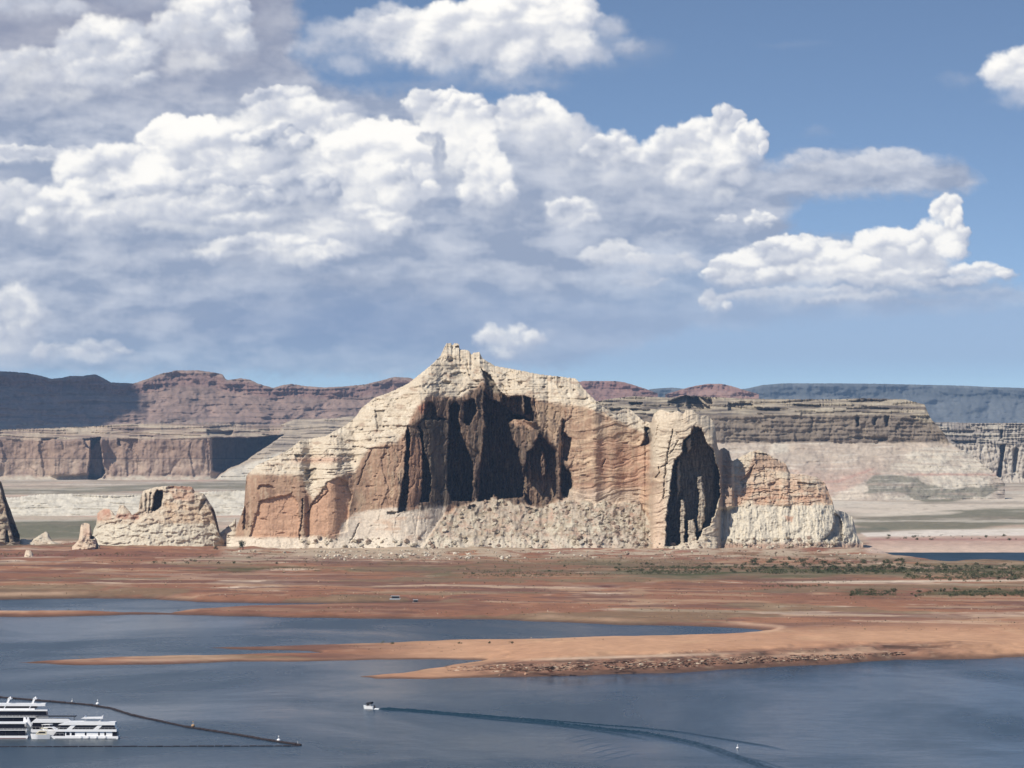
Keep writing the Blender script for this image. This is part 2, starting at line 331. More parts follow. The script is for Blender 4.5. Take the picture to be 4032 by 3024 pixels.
# ------------------------------------------------------------------ rock bodies
CREAM = (.55, .47, .36); PALER = (.57, .49, .395); REDB = (.33, .215, .145); SALM = (.48, .295, .195); VARN_SHADE = (.032, .024, .022); TALC = (.41, .345, .27); TAN_ = (.47, .36, .25)
def blur_cols(a, k):
    if k < 2: return a
    p = np.pad(a, ((0, 0), (k, k)), mode='edge'); c = np.cumsum(p, 1); c = np.concatenate([np.zeros((a.shape[0], 1), a.dtype), c], 1)
    n = 2*k+1
    return ((c[:, n:]-c[:, :-n])/n)[:, :a.shape[1]]
def relief(name, u0, u1, du, top, bot, nr, D, fn, mat=ROCK, thick=None, rough=2.5, parts=None, sink=14, **tags):
    """a rock body: its front is a relief of depths over the outline it shows, its back falls away behind the ridge"""
    us = np.arange(u0, u1+.1, du); nc = len(us)
    tv = interp(top, us) if isinstance(top, list) else top(us)
    tv = tv+rough*fbm(us/22., us*0+D, 4, 301)+rough*.6*np.where(pn(us/7., us*0+D+5, 303) > .12, 1, -.3)
    bv = (interp(bot, us) if isinstance(bot, list) else np.full(nc, float(bot)))+sink
    tv = np.minimum(tv, bv-2)
    t = np.linspace(0, 1, nr)[:, None]
    tvs = blur_cols(blur_cols(tv[None], max(1, int(36/du))), max(1, int(20/du)))[0]; tvs = np.minimum(tvs, bv-2)
    V = (bv[None]+(tvs-bv)[None]*t+(tv-tvs)[None]*sst(.86, 1, t)).astype(np.float32); U = np.broadcast_to(us[None], V.shape).astype(np.float32)
    mpp = D/F
    slope, push, col, seg = fn(U, V, t, mpp)
    dz = np.abs(np.diff(V, axis=0, prepend=V[:1]))*mpp
    dep = np.cumsum(slope*dz, 0)
    dep = blur_cols(blur_cols(dep, max(1, int(18/du))), max(1, int(10/du)))+push
    Yd = D+dep
    Pf = at(U, V, Yd)
    # back of the body
    K = 7; th = thick if thick is not None else 60.
    hgt = np.clip(Pf[-1, :, 2]-Pf[0, :, 2], .1, None)
    th = np.minimum(th, hgt*1.4); edge = np.minimum(np.arange(nc), np.arange(nc)[::-1]); th = th*np.clip(edge/4., .02, 1)
    rows = []
    for k in range(1, K+1):
        a = k/K; q = Pf[-1].copy(); q[:, 1] += th*math.sin(a*math.pi/2)+.5; q[:, 2] -= hgt*(1-math.cos(a*math.pi/2)); rows.append(q)
    P = np.concatenate([Pf, np.stack(rows)], 0)
    cc = np.concatenate([col, np.repeat(col[-1:], K, 0)], 0)
    q = gridq(P.shape[0], nc)
    Pn = P.reshape(-1, 3); C3 = np.clip(cc.reshape(-1, 3), .01, .9)
    base = at((u0+u1)/2, float(np.mean(bv)), D)
    info = dict(U=U, V=V, P=Pf, col=col, seg=seg)
    if not parts:
        me = mesh_np(name, Pn-base, q, mat, {'col': C3}); o = link(name, me, **tags); o.location = base; return o, info
    root = link(name, None, **tags); root.location = base
    sg = np.concatenate([seg, np.repeat(seg[-1:], K, 0)], 0)[:-1, :-1].reshape(-1)
    for i, (pname, plabel) in enumerate(parts):
        f = q[sg == i]
        if not len(f): continue
        ids, inv = np.unique(f, return_inverse=True)
        me = mesh_np(pname, Pn[ids]-base, inv.reshape(f.shape), mat, {'col': C3[ids]}); o = link(pname, me, root)
        if plabel: o['label'] = plabel
    return root, info
def strata(U, V, p=1., seed=400, tilt=.0):
    """layer field: quick along the height, slow along the face"""
    y = V+tilt*U+5*fbm(U/150, V/60, 3, seed+3)
    return .55*pn(U/(240*p), y/(13*p), seed)+.45*pn(U/(120*p), y/(5.5*p), seed+1), y
# ---- the great butte
BT = (zz('-20,1520 -10,1480 50,1440 75,1400 108,1340 118,1200 128,1060 150,1035 200,985 430,872 520,800 700,770 850,690 930,620 960,570 1060,490 1150,460 1300,390 1400,310 1460,262', 900, 1300, 1.8438)
      + [(1733, 1403), (1741, 1386), (1752, 1362), (1757, 1352), (1776, 1350), (1778, 1358), (1786, 1356), (1790, 1351), (1800, 1351), (1808, 1356), (1810, 1376), (1830, 1377), (1847, 1381), (1855, 1396), (1866, 1388), (1888, 1387), (1901, 1412), (1950, 1441), (2042, 1457), (2124, 1474), (2200, 1482), (2265, 1490), (2281, 1506), (2296, 1528), (2348, 1580), (2411, 1629), (2428, 1627), (2445, 1613), (2462, 1608), (2480, 1611), (2495, 1622), (2533, 1658), (2569, 1664), (2573, 1631), (2597, 1612), (2622, 1618), (2640, 1624), (2668, 1618), (2690, 1630), (2700, 1616), (2711, 1613), (2724, 1614), (2736, 1622), (2757, 1637), (2770, 1634), (2791, 1639), (2806, 1655), (2816, 1677), (2824, 1753), (2830, 1772), (2850, 1762), (2871, 1776), (2880, 1812), (2886, 1814), (2953, 1780), (2989, 1770), (3034, 1793), (3093, 1825), (3112, 1864), (3166, 1869), (3220, 1880), (3250, 1905), (3265, 1943), (3279, 1975), (3285, 2006), (3324, 2015), (3356, 2036), (3370, 2088), (3378, 2124), (3396, 2158)])
def Z2(s): return zz(s, 1500, 1300, 1.8433)
def Z3(s): return zz(s, 2200, 1500, 2.37)
def Z4(s): return zz(s, 2700, 1500, 2.2125)
def Z1(s): return zz(s, 900, 1300, 1.8438)
BUTTE_D = 3505.
def butte_fn(U, V, t, mpp):
    n1 = fbm(U/45, V/45, 4, 401); n2 = fbm(U/16, V/16, 3, 403); n3 = fbm(U/90, V/70, 3, 405)
    wu = U+7*fbm(U/26, V/40, 3, 407)+2.5*pn(U/7, V/9, 409); wv = V+7*fbm(U/30, V/22, 3, 411)+2*pn(U/8, V/8, 413)
    def m(poly, w=3.): return sst(-w, w, sdf(wu, wv, poly))
    tw_ = 16*fbm(U/48, V*0+3, 3, 415)
    def line(s, w=3.):
        p = s; d = np.full(U.shape, 1e9, np.float32)
        for (ax, ay), (bx, by) in zip(p[:-1], p[1:]):
            ex, ey = bx-ax, by-ay; tt = np.clip(((wu-ax)*ex+(wv-ay)*ey)/(ex*ex+ey*ey), 0, 1)
            d = np.minimum(d, np.hypot(wu-ax-ex*tt, wv-ay-ey*tt))
        return sst(w, w*.35, d)
    st, sy = strata(U, V, 1., 420, .02)
    tsm = blur_cols(V[-1:], 26); dtop = V-tsm
    cliffL = m(pl('905,2200 925,2090 950,2020 965,1870 1010,1866 1190,1872 1205,1925 1230,1960 1240,1985 1200,2200'), 8)
    cliffM = m(pl('1200,2200 1205,2010 1240,1960 1290,1900 1330,1872 1400,1862 1425,1800 1455,1762 1500,1752 1560,1745 1600,1690 1640,1600 1690,1556 1760,1560 1800,1568 1850,1545 1900,1500 1930,1540 1990,1555 2090,1555 2115,1575 2180,1590 2300,1600 2400,1640 2500,1690 2560,1720 2560,2200'), 10)
    towr = sst(2556, 2572, U)*sst(2842, 2826, U)
    rdome = sst(2826, 2845, U)
    upper = np.clip(1-cliffL-cliffM-towr-rdome, 0, 1)
    talus = sst(-6, 6, sdf(wu, wv+tw_, [(1640, 2200), (1690, 2110), (1760, 2020), (1830, 1985), (1900, 1965), (1935, 1958), (1990, 1975), (2060, 1985), (2140, 2000), (2180, 1975), (2290, 1962), (2330, 1985), (2420, 1975), (2520, 1985), (2560, 2060), (2562, 2200)]))
    ring = m([(1320, 2200), (1345, 2060), (1400, 2020), (1480, 2005), (1560, 1998), (1700, 1985), (1760, 1995), (1700, 2200)], 6)
    skirt = sst(2108+12*n3, 2126+12*n3, V)
    white = rdome*sst(1988, 1998, wv+.02*(U-3000))
    # slopes, run over rise
    slope = .95*upper+.16*cliffL+.14*cliffM+.22*towr+.62*rdome
    slope = slope*(1-talus)+1.35*talus; slope = slope*(1-ring*(1-talus))+.5*ring*(1-talus)
    slope = slope*(1-skirt*.8)+skirt*.8*1.2
    slope = slope*(1-white)+.95*white
    tt = np.broadcast_to(t, U.shape)
    slope = slope+1.1*sst(46, 0, dtop)
    # plan of the front: bays and noses
    plan = 34*(1-np.clip((U-905)/170, 0, 1))**2+30*np.clip((U-3190)/200, 0, 1)**2
    plan = plan-10*np.exp(-((U-1290)/110)**2)+5*np.exp(-((U-1215)/12)**2)*sst(1930, 1990, V)-9*np.exp(-((U-1560)/90)**2)+9*sst(2330, 2460, U)*sst(2575, 2555, U)
    tw = np.clip(1-((U-2700)/150)**2, 0, 1); plan = plan-24*np.sqrt(tw)*towr+3*rdome-11*sst(2822, 2832, U)*sst(2896, 2880, U)*sst(2012, 1992, V+8*n1)+3*np.exp(-((U-2829)/5)**2)
    plan = plan-13*np.sqrt(np.clip(1-((U-2350)/190)**2, 0, 1))-8*np.sqrt(np.clip(1-((U-2980)/130)**2, 0, 1))-9*np.sqrt(np.clip(1-((U-3190)/120)**2, 0, 1))*sst(1860, 1900, V)
    plan = plan-9*m(Z2('1020,640 1130,690 1190,780 1260,860 1290,1000 1290,1200 1300,1210 1300,700 1100,560'), 9)*sst(2300, 2200, U)
    # deep alcoves and slots
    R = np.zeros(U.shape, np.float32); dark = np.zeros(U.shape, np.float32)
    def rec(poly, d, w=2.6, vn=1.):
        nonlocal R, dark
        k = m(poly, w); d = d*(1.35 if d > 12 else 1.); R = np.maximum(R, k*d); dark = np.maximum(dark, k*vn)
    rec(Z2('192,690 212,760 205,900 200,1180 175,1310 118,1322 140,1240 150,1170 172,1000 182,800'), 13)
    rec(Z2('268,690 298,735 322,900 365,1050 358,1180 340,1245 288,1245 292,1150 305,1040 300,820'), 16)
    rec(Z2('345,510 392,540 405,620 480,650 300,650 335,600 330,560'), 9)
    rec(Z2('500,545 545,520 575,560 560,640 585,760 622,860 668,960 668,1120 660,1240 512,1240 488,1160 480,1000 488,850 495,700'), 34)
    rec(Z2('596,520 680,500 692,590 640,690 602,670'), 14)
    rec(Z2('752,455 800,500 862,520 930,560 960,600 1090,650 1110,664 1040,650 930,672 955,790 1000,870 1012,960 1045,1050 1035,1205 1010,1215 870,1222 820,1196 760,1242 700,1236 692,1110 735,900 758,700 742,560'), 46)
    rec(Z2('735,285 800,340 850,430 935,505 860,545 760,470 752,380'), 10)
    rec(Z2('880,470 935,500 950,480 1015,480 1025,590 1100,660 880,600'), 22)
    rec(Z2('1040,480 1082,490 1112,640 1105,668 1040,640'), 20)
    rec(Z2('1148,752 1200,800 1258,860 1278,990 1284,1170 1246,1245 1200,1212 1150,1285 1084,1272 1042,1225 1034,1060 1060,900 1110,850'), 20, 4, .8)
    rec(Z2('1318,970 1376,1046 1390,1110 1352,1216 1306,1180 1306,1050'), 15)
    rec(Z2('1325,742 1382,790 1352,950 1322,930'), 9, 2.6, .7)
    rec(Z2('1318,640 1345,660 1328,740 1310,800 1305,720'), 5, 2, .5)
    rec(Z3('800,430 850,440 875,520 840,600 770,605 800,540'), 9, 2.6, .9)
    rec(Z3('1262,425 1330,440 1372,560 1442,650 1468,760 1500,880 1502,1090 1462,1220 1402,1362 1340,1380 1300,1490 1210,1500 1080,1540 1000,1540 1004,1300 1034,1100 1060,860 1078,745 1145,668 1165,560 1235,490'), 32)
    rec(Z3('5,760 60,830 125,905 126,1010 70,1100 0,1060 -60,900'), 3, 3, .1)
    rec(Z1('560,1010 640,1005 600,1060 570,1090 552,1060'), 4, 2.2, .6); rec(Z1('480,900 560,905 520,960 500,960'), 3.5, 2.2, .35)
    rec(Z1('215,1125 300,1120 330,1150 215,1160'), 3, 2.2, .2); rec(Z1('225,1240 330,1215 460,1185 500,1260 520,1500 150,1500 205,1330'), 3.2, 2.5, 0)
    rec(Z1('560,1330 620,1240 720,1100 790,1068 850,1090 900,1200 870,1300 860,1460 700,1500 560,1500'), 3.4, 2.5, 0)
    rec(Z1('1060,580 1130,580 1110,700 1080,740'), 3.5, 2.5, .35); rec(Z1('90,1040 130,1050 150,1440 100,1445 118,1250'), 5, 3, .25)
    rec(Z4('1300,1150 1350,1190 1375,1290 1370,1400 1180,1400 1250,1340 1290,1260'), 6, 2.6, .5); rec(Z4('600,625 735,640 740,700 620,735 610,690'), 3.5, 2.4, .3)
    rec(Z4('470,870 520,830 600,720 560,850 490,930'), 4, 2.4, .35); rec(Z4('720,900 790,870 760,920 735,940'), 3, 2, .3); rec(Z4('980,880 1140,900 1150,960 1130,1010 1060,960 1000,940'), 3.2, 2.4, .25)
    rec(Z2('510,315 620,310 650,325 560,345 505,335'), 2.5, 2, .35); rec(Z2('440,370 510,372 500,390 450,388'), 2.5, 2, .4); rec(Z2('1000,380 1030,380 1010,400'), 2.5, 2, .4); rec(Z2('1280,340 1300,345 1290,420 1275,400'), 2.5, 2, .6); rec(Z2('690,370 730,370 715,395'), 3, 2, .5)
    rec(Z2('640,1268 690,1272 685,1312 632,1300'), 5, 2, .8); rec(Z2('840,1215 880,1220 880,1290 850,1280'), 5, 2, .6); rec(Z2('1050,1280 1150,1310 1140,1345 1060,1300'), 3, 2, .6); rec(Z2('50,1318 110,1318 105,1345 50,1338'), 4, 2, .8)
    # fins and ribs standing inside the alcoves
    def fin(poly, d, w=2.4, lit=.85):
        nonlocal R, dark
        k = m(poly, w); R = R*(1-k)+np.minimum(R, d)*k; dark = dark*(1-k*lit)
    fin(Z2('640,690 700,640 745,600 752,700 735,900 716,1060 694,1240 668,1240 672,1000 650,900 600,740 560,680 575,640 610,680'), 19, 3, .45)
    fin(Z2('700,640 752,600 740,760 716,960 706,1240 690,1240 696,1000 704,800'), 8, 3, .6)
    fin(Z2('928,672 960,650 1030,650 1115,672 1100,760 1060,860 1040,1060 1020,960 1005,860 960,790'), 20, 3, .6)
    fin(Z2('928,672 960,650 1030,650 1115,672 1100,720 1040,700 985,760 950,730'), 11, 3, .85)
    fin(Z2('1160,880 1176,860 1200,950 1196,1050 1172,1062 1160,960'), 8, 2.4, .5); fin(Z2('1272,960 1304,940 1302,1170 1275,1180'), 2, 2.4, .8)
    fin(Z2('1060,900 1085,880 1095,1060 1070,1080'), 11, 2.4, .4); fin(Z2('560,560 580,560 600,700 610,800 570,760'), 16, 2.4, .4)
    fin(Z3('1290,900 1340,890 1362,1100 1362,1300 1330,1400 1290,1420 1296,1250 1310,1100'), 15, 2.2, .5); fin(Z3('1135,1100 1175,1120 1180,1530 1135,1530 1128,1300'), 12, 2.2, .5)
    fin(Z3('1205,1300 1262,1290 1292,1500 1200,1512'), 7, 2.2, .75); fin(Z3('1190,560 1235,500 1230,640 1195,670'), 10, 2.2, .6); fin(Z3('1100,760 1130,740 1140,1000 1100,1090'), 17, 2.2, .25)
    # vertical joints on cliffs, ledges on slickrock
    cl = np.clip(cliffL+cliffM+towr*.9+rdome*.5*(1-white), 0, 1)*(1-talus)*(1-ring*.6)
    fl = fbm(wu/13, V/150, 4, 441, ridged=True); fl2 = fbm(wu/5.5, V/60, 3, 443)
    alc = sst(3, 12, R); rightc = sst(2180, 2330, U)*(1-rdome)
    push = plan+R
    sw, sw2, sid = worley(wu/34+.5*n3, V/135, 445)                      # tall slabs that have parted from the wall
    lf = lerp(.35, 1, sst(1440, 1600, U))
    push = push+cl*(1-rightc)*(lerp(1.0, 3.2, sst(1400, 1560, U))*(sid-.5)+1.4*lf*lf*sst(.14, .0, sw2-sw))
    push = push+cl*(1-.6*rightc)*lf*(.9*fl*(1+3.2*alc)+.45*fl2*(1+1.8*alc))+2.6*n1*(1-.6*cl)*(1-talus)*(1-.6*ring)+.8*n2*(1-.7*cl)*(1-.5*ring)
    push = push+(3.6*fbm(U/75, V/55, 3, 449)+1.2*fbm(U/30, V/24, 3, 450, ridged=True))*upper
    br = sst(-.1, .35, fbm(U/120, V/80, 3, 453)); blocks, b2, bid = worley(wu/27+.4*n1, sy/15, 451)
    push = push+(upper*br+rdome*.7*(1-white))*(-2.2*(bid-.5)+1.3*sst(.12, .0, b2-blocks))+white*(.4*n2+1.5*fl2+1.2*fl+1.2*n1)
    sq = sy+rightc*(34*fbm(U/120, V/85, 3, 478)+.16*(U-2300))
    led = sst(.12, .2, pn(U/210, sq/16, 456)+.25*n1)                     # cross bedding breaks into a few low ledges
    push = push-1.3*led*np.clip(upper*.9+rdome*.7+.4*rightc*cl+.12*cl, 0, 1)*(1-talus)*(1-white)+.55*pn(U/190, sq/6.5, 455)*(1-talus)*(upper+rightc*cl)
    pk, _, pid = worley(U/38+.8*n3, V/15, 457); pid = pid*sst(-.15, .1, n1); push = push+2.6*sst(.34, .2, pk+.12*n2)*sst(.78, .86, pid)*(upper+cl*.5)*(1-white); pits = sst(.34, .22, pk+.12*n2)*sst(.78, .86, pid)*(upper+cl*.6)*(1-white)
    for s, dd in ((Z3('1060,460 1030,600 1005,780 985,960 975,1100'), 4.5), (Z3('930,800 940,860 900,895'), 4), (Z3('1010,775 950,800'), 4), (Z3('1110,560 1085,620 1040,680'), 3), (Z3('905,300 930,420 890,640'), 2), (Z2('1110,480 1130,640'), 3.5), (Z2('1320,650 1310,960'), 4), (Z4('735,960 735,1060'), 2.5), (Z4('830,1050 850,985 930,975'), 2.5), (Z4('640,1000 650,960 720,965'), 2.2), (Z4('680,740 690,900'), 2),
                  (Z1('540,1230 530,1400 515,1520'), 5), (Z1('720,1170 640,1250 560,1330'), 3), (Z1('900,850 1060,860 1170,850'), 2.5), (Z2('620,220 650,340 700,380'), 2.5), (Z2('880,390 940,500'), 3), (Z2('460,100 470,130'), 2), (Z1('1040,870 980,1000 940,1120'), 2.5), (Z3('400,800 430,740'), 2.5), (Z1('880,1540 950,1400'), 3), (Z2('560,470 640,420 700,410'), 2.5)):
        push = push+dd*line(s, 3.4)
    bw, bw2, bi = worley(U/11+.5*n2, V/7.5, 461); rub = np.clip(talus+.5*skirt+.05*ring, 0, 1)
    push = push-rub*(1.1*np.clip(.5-bw, 0, 1)*sst(.55, .95, bi)*2.2)+rub*(.7*n2+2.4*n1)-talus*6*fbm(U/70, V/110, 3, 463, ridged=True)
    # colour
    c = np.zeros(U.shape+(3,), np.float32)+np.array(CREAM, np.float32)
    c = cmix(c, (.50, .40, .28), np.clip(.15+.7*st, 0, 1)*.45); c = cmix(c, (.22, .16, .12), pits*.6); c = cmix(c, (.30, .20, .14), sst(.2, .42, fbm(U/50, sy/20, 4, 465))*.6*(1-white)); c = cmix(c, (.66, .59, .47), sst(.05, .4, n1)*.5)
    c = cmix(c, (.47, .27, .19), np.exp(-((sy-1836)/13)**2)*sst(1420, 1300, U)*sst(1120, 1200, U)*.6)
    red = np.clip(cliffM*sst(2600, 2560, U)+cliffL+towr*sst(1790, 1880, V)*sst(2640, 2590, U)*.8, 0, 1)
    rc = cmix(np.zeros_like(c)+np.array(REDB, np.float32), (.42, .28, .19), np.clip(.3+.4*st+1.1*n1, 0, 1)); rc = cmix(rc, (.22, .135, .095), sst(.05, .4, .6*fl2+.8*n3)*.65); rc = cmix(rc, (.46, .36, .25), sst(.05, .35, fbm(wu/16, V/120, 3, 477)-.4*n1)*.5)
    rs_ = sst(2140, 2330, U)
    rc = cmix(rc, (.56, .42, .29), rs_*np.clip(.4+1.5*pn(U/95, sq/17, 467)+.8*n1, 0, 1)*.9)
    c = c*(1-red[..., None])+rc*red[..., None]
    gry = np.clip(m(Z2('280,640 480,650 500,900 500,1280 370,1280 350,1040 300,880'), 8), 0, 1); c = cmix(c, (.19, .165, .125), gry*.85)
    c = cmix(c, (.31, .24, .165), m(Z2('1120,520 1320,560 1320,800 1180,770 1120,700'), 12)*.5)
    c = cmix(c, (.30, .115, .075), m(Z2('262,560 345,520 330,600 290,615'), 4)*.7)
    pan = np.clip(m(Z1('230,1260 350,1190 460,1190 505,1260 520,1500 150,1510 205,1330'), 4)+m(Z1('570,1330 640,1240 730,1100 800,1080 880,1200 860,1460 700,1490 560,1490'), 4), 0, 1)
    c = cmix(c, SALM, pan*.85); c = cmix(c, (.56, .36, .24), pan*sst(.1, .4, st)*.6)
    c = cmix(c, (.42, .24, .16), m(Z3('330,560 540,540 860,660 850,950 560,1000 430,960 330,760'), 12)*np.clip(.65+n1, 0, 1)*.8); c = cmix(c, (.43, .25, .165), m(Z3('120,960 880,960 840,1120 560,1040 200,1060'), 6)*.35)
    rr = rdome*(1-white)*sst(1790, 1960, V-20*n3); c = cmix(c, (.44, .26, .17), rr*np.clip(.7+1.2*n1+.6*st, 0, 1)*.85); c = cmix(c, (.33, .19, .125), m(Z4('600,640 740,650 870,720 920,800 720,760 500,850'), 6)*.6)
    c = cmix(c, (.56, .505, .405), white*.92); c = cmix(c, (.36, .32, .26), white*sst(.02, .35, fbm(U/10, V/26, 3, 471))*.7); c = cmix(c, (.42, .25, .17), m(Z4('860,1180 950,1180 930,1220 880,1220'), 4)*.8)
    c = cmix(c, (.28, .15, .10), sst(2128, 2150, V)*rdome*.7)
    tal = cmix(np.zeros_like(c)+np.array(TALC, np.float32), (.50, .45, .35), sst(-.1, .4, n3)); tal = cmix(tal, (.22, .17, .12), sst(.0, .35, n2)*.7); tal = cmix(tal, (.33, .27, .19), sst(.0, .3, fbm(U/60, (V+.5*U)/34, 4, 481))*.6); tal = cmix(tal, (.45, .31, .23), sst(.05, .35, fbm(U/50, (V-.4*U)/30, 4, 483))*.5); tal = cmix(tal, (.37, .21, .15), sst(.2, .4, fbm(U/24, V/16, 3, 473))*.4); tal = cmix(tal, (.52, .48, .39), sst(.25, .1, bw)*sst(.75, .9, bi)*.7)
    c = c*(1-talus[..., None])+tal*talus[..., None]
    rg = cmix(np.zeros_like(c)+np.array(PALER, np.float32), (.50, .36, .26), sst(.1, .45, n3+.4*st)*.8); k = ring*(1-talus); c = c*(1-k[..., None])+rg*k[..., None]
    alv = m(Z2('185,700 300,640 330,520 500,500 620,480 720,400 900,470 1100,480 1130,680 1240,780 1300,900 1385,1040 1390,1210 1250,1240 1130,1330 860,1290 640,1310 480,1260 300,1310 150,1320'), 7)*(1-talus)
    c = cmix(c, (.070, .053, .042), alv*(1-dark)*(1-m(Z2('930,660 960,640 1040,640 1120,680 1130,710 1080,720 1040,690 980,700'), 3))*np.clip(.72+.9*fbm(wu/12, V/110, 3, 479), .1, .95)); c = cmix(c, (.28, .165, .11), m(Z2('200,780 300,780 305,1000 270,1300 190,1310 205,1000'), 3)*.8)  # alcove ribs darkened by varnish and painted shade, caps left light
    tb = towr*sst(1905, 1985, V)*sst(2630, 2600, U); c = cmix(c, (.55, .42, .31), tb*.8); c = cmix(c, (.57, .47, .35), towr*sst(1850, 1700, V)*.5)
    c = cmix(c, (.33, .26, .20), m(Z4('270,430 340,560 400,700 390,1080 300,1090 265,800 240,560'), 5)*.55)
    c = cmix(c, (.33, .235, .175), sst(2826, 2836, U)*sst(2888, 2876, U)*(1-white)*.6)
    bath = np.exp(-((V-1906)/2.2)**2)*sst(2230, 2300, U)*sst(2600, 2540, U); c = cmix(c, (.28, .16, .12), bath*.7)
    c = cmix(c, PALER, sst(1908, 1940, V)*m(Z3('60,960 780,970 720,1200 60,1200'), 10)*(1-talus)*.45)
    c = cmix(c, (.66, .57, .45), skirt*np.clip(1-rdome, 0, 1)*sst(1700, 1400, U)*.7*(1-talus)); c = cmix(c, (.60, .54, .44), skirt*(.4+.3*n1)*sst(2560, 2400, U))
    c = cmix(c, VARN_SHADE, dark*.82*np.clip(.8+.6*fl2, .4, 1)); c = cmix(c, (.14, .10, .08), cl*(1-dark)*sst(1500, 1650, U)*sst(2350, 2180, U)*sst(.12, .5, fbm(wu/8, V/90, 3, 475))*.7)  # recesses get rock varnish plus shade painted into the colour
    seg = np.zeros(U.shape, np.int32); seg[talus > .5] = 1; seg[(towr > .5)] = 2; seg[rdome > .5] = 3; seg[(V < 1384) & (np.abs(U-1810) < 85) & (V < interp([(1720, 1372), (1815, 1380), (1900, 1392)], U))] = 4
    return slope.astype(np.float32), push, c, seg
BUTTE, BI = relief('sandstone_butte', 892, 3400, 2.6, BT, [(900, 2176), (1300, 2192), (1600, 2196), (2000, 2176), (2600, 2166), (3400, 2160)], 330, BUTTE_D, butte_fn, thick=150, rough=2.2, sink=14,
    parts=[('rock_massif', None), ('talus_slope', 'grey beige rubble slope under the dark alcoves'), ('rock_tower', 'cream tower with a tall dark hollow in its right side'), ('rock_dome', 'low red dome over a white washed base at the right end'), ('summit_block', 'small stacked cream blocks on the peak')],
    label='great cream and red sandstone butte with dark alcoves, in the middle of the red flats', category='butte')
def ov(s, k=1.8228): return [(a*k, b*k) for a, b in pl(s)]
def Z5(s): return zz(s, 0, 1400, 1.952)
def Z6(s): return zz(s, 3232, 1400, 1.951)
# ---- small buttes and rocks left of it
def small_fn(cream=CREAM, redtop=None, recs=(), cols=(), slope0=.45, whitev=None, cuts=1.):
    def fn(U, V, t, mpp):
        n1 = fbm(U/30, V/26, 4, 501); n2 = fbm(U/10, V/9, 3, 503); st, sy = strata(U, V, .7, 510)
        wu = U+5*fbm(U/20, V/30, 3, 505); wv = V+4*fbm(U/20, V/20, 3, 507)
        tsm = blur_cols(V[-1:], 12); slope = np.full(U.shape, slope0, np.float32)+1.2*sst(16, 0, V-tsm)
        push = 2.8*n1+.5*n2-1.1*sst(.1, .2, pn(U/60, (V+9*n1)/16, 511))-1.2*(worley(U/24, V/22, 515)[2]-.5)+.25*fbm(U/9, V/40, 3, 513)
        u0, u1 = U[0, 0], U[0, -1]; x = (U-(u0+u1)/2)/((u1-u0)/2)
        push = push+min(26, (u1-u0)*mpp*.30)*(1-np.sqrt(np.clip(1-x*x, 0, 1)))*1.3
        c = np.zeros(U.shape+(3,), np.float32)+np.array(cream, np.float32)
        c = cmix(c, (.42, .31, .225), np.clip(.35+.4*st+1.1*n1, 0, 1)*.7)
        for poly, colr, a in cols: c = cmix(c, colr, sst(-3, 3, sdf(wu, wv, poly))*a*np.clip(.85+n1, 0, 1))
        if whitev: c = cmix(c, (.55, .50, .40), sst(whitev-4, whitev+6, wv)*.8)
        for poly, dp, dk in recs:
            k = sst(-2, 2, sdf(wu, wv, poly)); push = push+k*dp; c = cmix(c, VARN_SHADE, k*dk)  # varnish and painted shade darken each recess and shaded edge
        return slope, push*cuts, c, np.zeros(U.shape, np.int32)
    return fn
relief('sandstone_butte', 360, 884, 2.6, Z5('700,1500 712,1400 718,1340 740,1300 748,1215 765,1195 795,1172 842,1180 870,1215 890,1240 900,1205 920,1150 950,1148 985,1190 1010,1225 1060,1215 1075,1110 1100,1040 1190,1012 1300,1000 1470,1005 1492,1045 1560,1058 1600,1120 1640,1180 1660,1260 1706,1370 1700,1420 1722,1500'),
    2168, 110, 3560., small_fn(CREAM, None, [(Z5('1185,1060 1205,1035 1250,1040 1252,1090 1240,1160 1190,1195 1165,1190 1180,1130'), 13, .9), (Z5('1120,1060 1132,1060 1130,1200 1110,1200'), 3, .5), (Z5('1080,1080 1092,1080 1095,1180 1078,1170'), 3, .5), (Z5('1150,1050 1162,1050 1158,1190 1146,1200'), 3, .5),
        (Z5('1545,1110 1590,1100 1560,1160 1530,1210'), 3, .4), (Z5('1620,1170 1660,1200 1690,1290 1706,1370 1690,1380 1660,1300'), 8, .8), (Z5('1290,1010 1470,1010 1480,1024 1300,1026'), 2, .2)],
        [(Z5('1300,1030 1490,1050 1490,1120 1340,1110'), (.47, .26, .17), .6), (Z5('1290,1004 1480,1006 1492,1040 1300,1024'), (.36, .17, .11), .8), (Z5('745,1190 845,1175 860,1260 750,1270'), (.42, .22, .15), .85), (Z5('890,1215 1065,1215 1065,1260 890,1255'), (.33, .17, .12), .85), (Z5('1260,1120 1640,1180 1690,1340 1250,1280'), (.50, .37, .25), .7)], .5, 2060),
    thick=70, rough=1.6, label='small flat topped butte with a dark slot, left of the great butte', category='butte')
relief('rock_spire', 284, 396, 2.2, Z5('550,1515 600,1440 612,1370 620,1310 634,1290 660,1286 690,1295 698,1340 702,1380 722,1390 738,1410 752,1460 770,1515'), 2172, 60, 3440., small_fn((.60, .48, .36), None, [(Z5('700,1370 722,1392 722,1410 690,1410'), 6, .8), (Z5('738,1420 760,1500 735,1500'), 4, .6)], [(Z5('640,1330 690,1340 680,1400 640,1390'), (.50, .34, .25), .6)], .35), thick=14, rough=1.4,
    label='short cream rock spire standing alone in front of the small butte', category='rock spire')
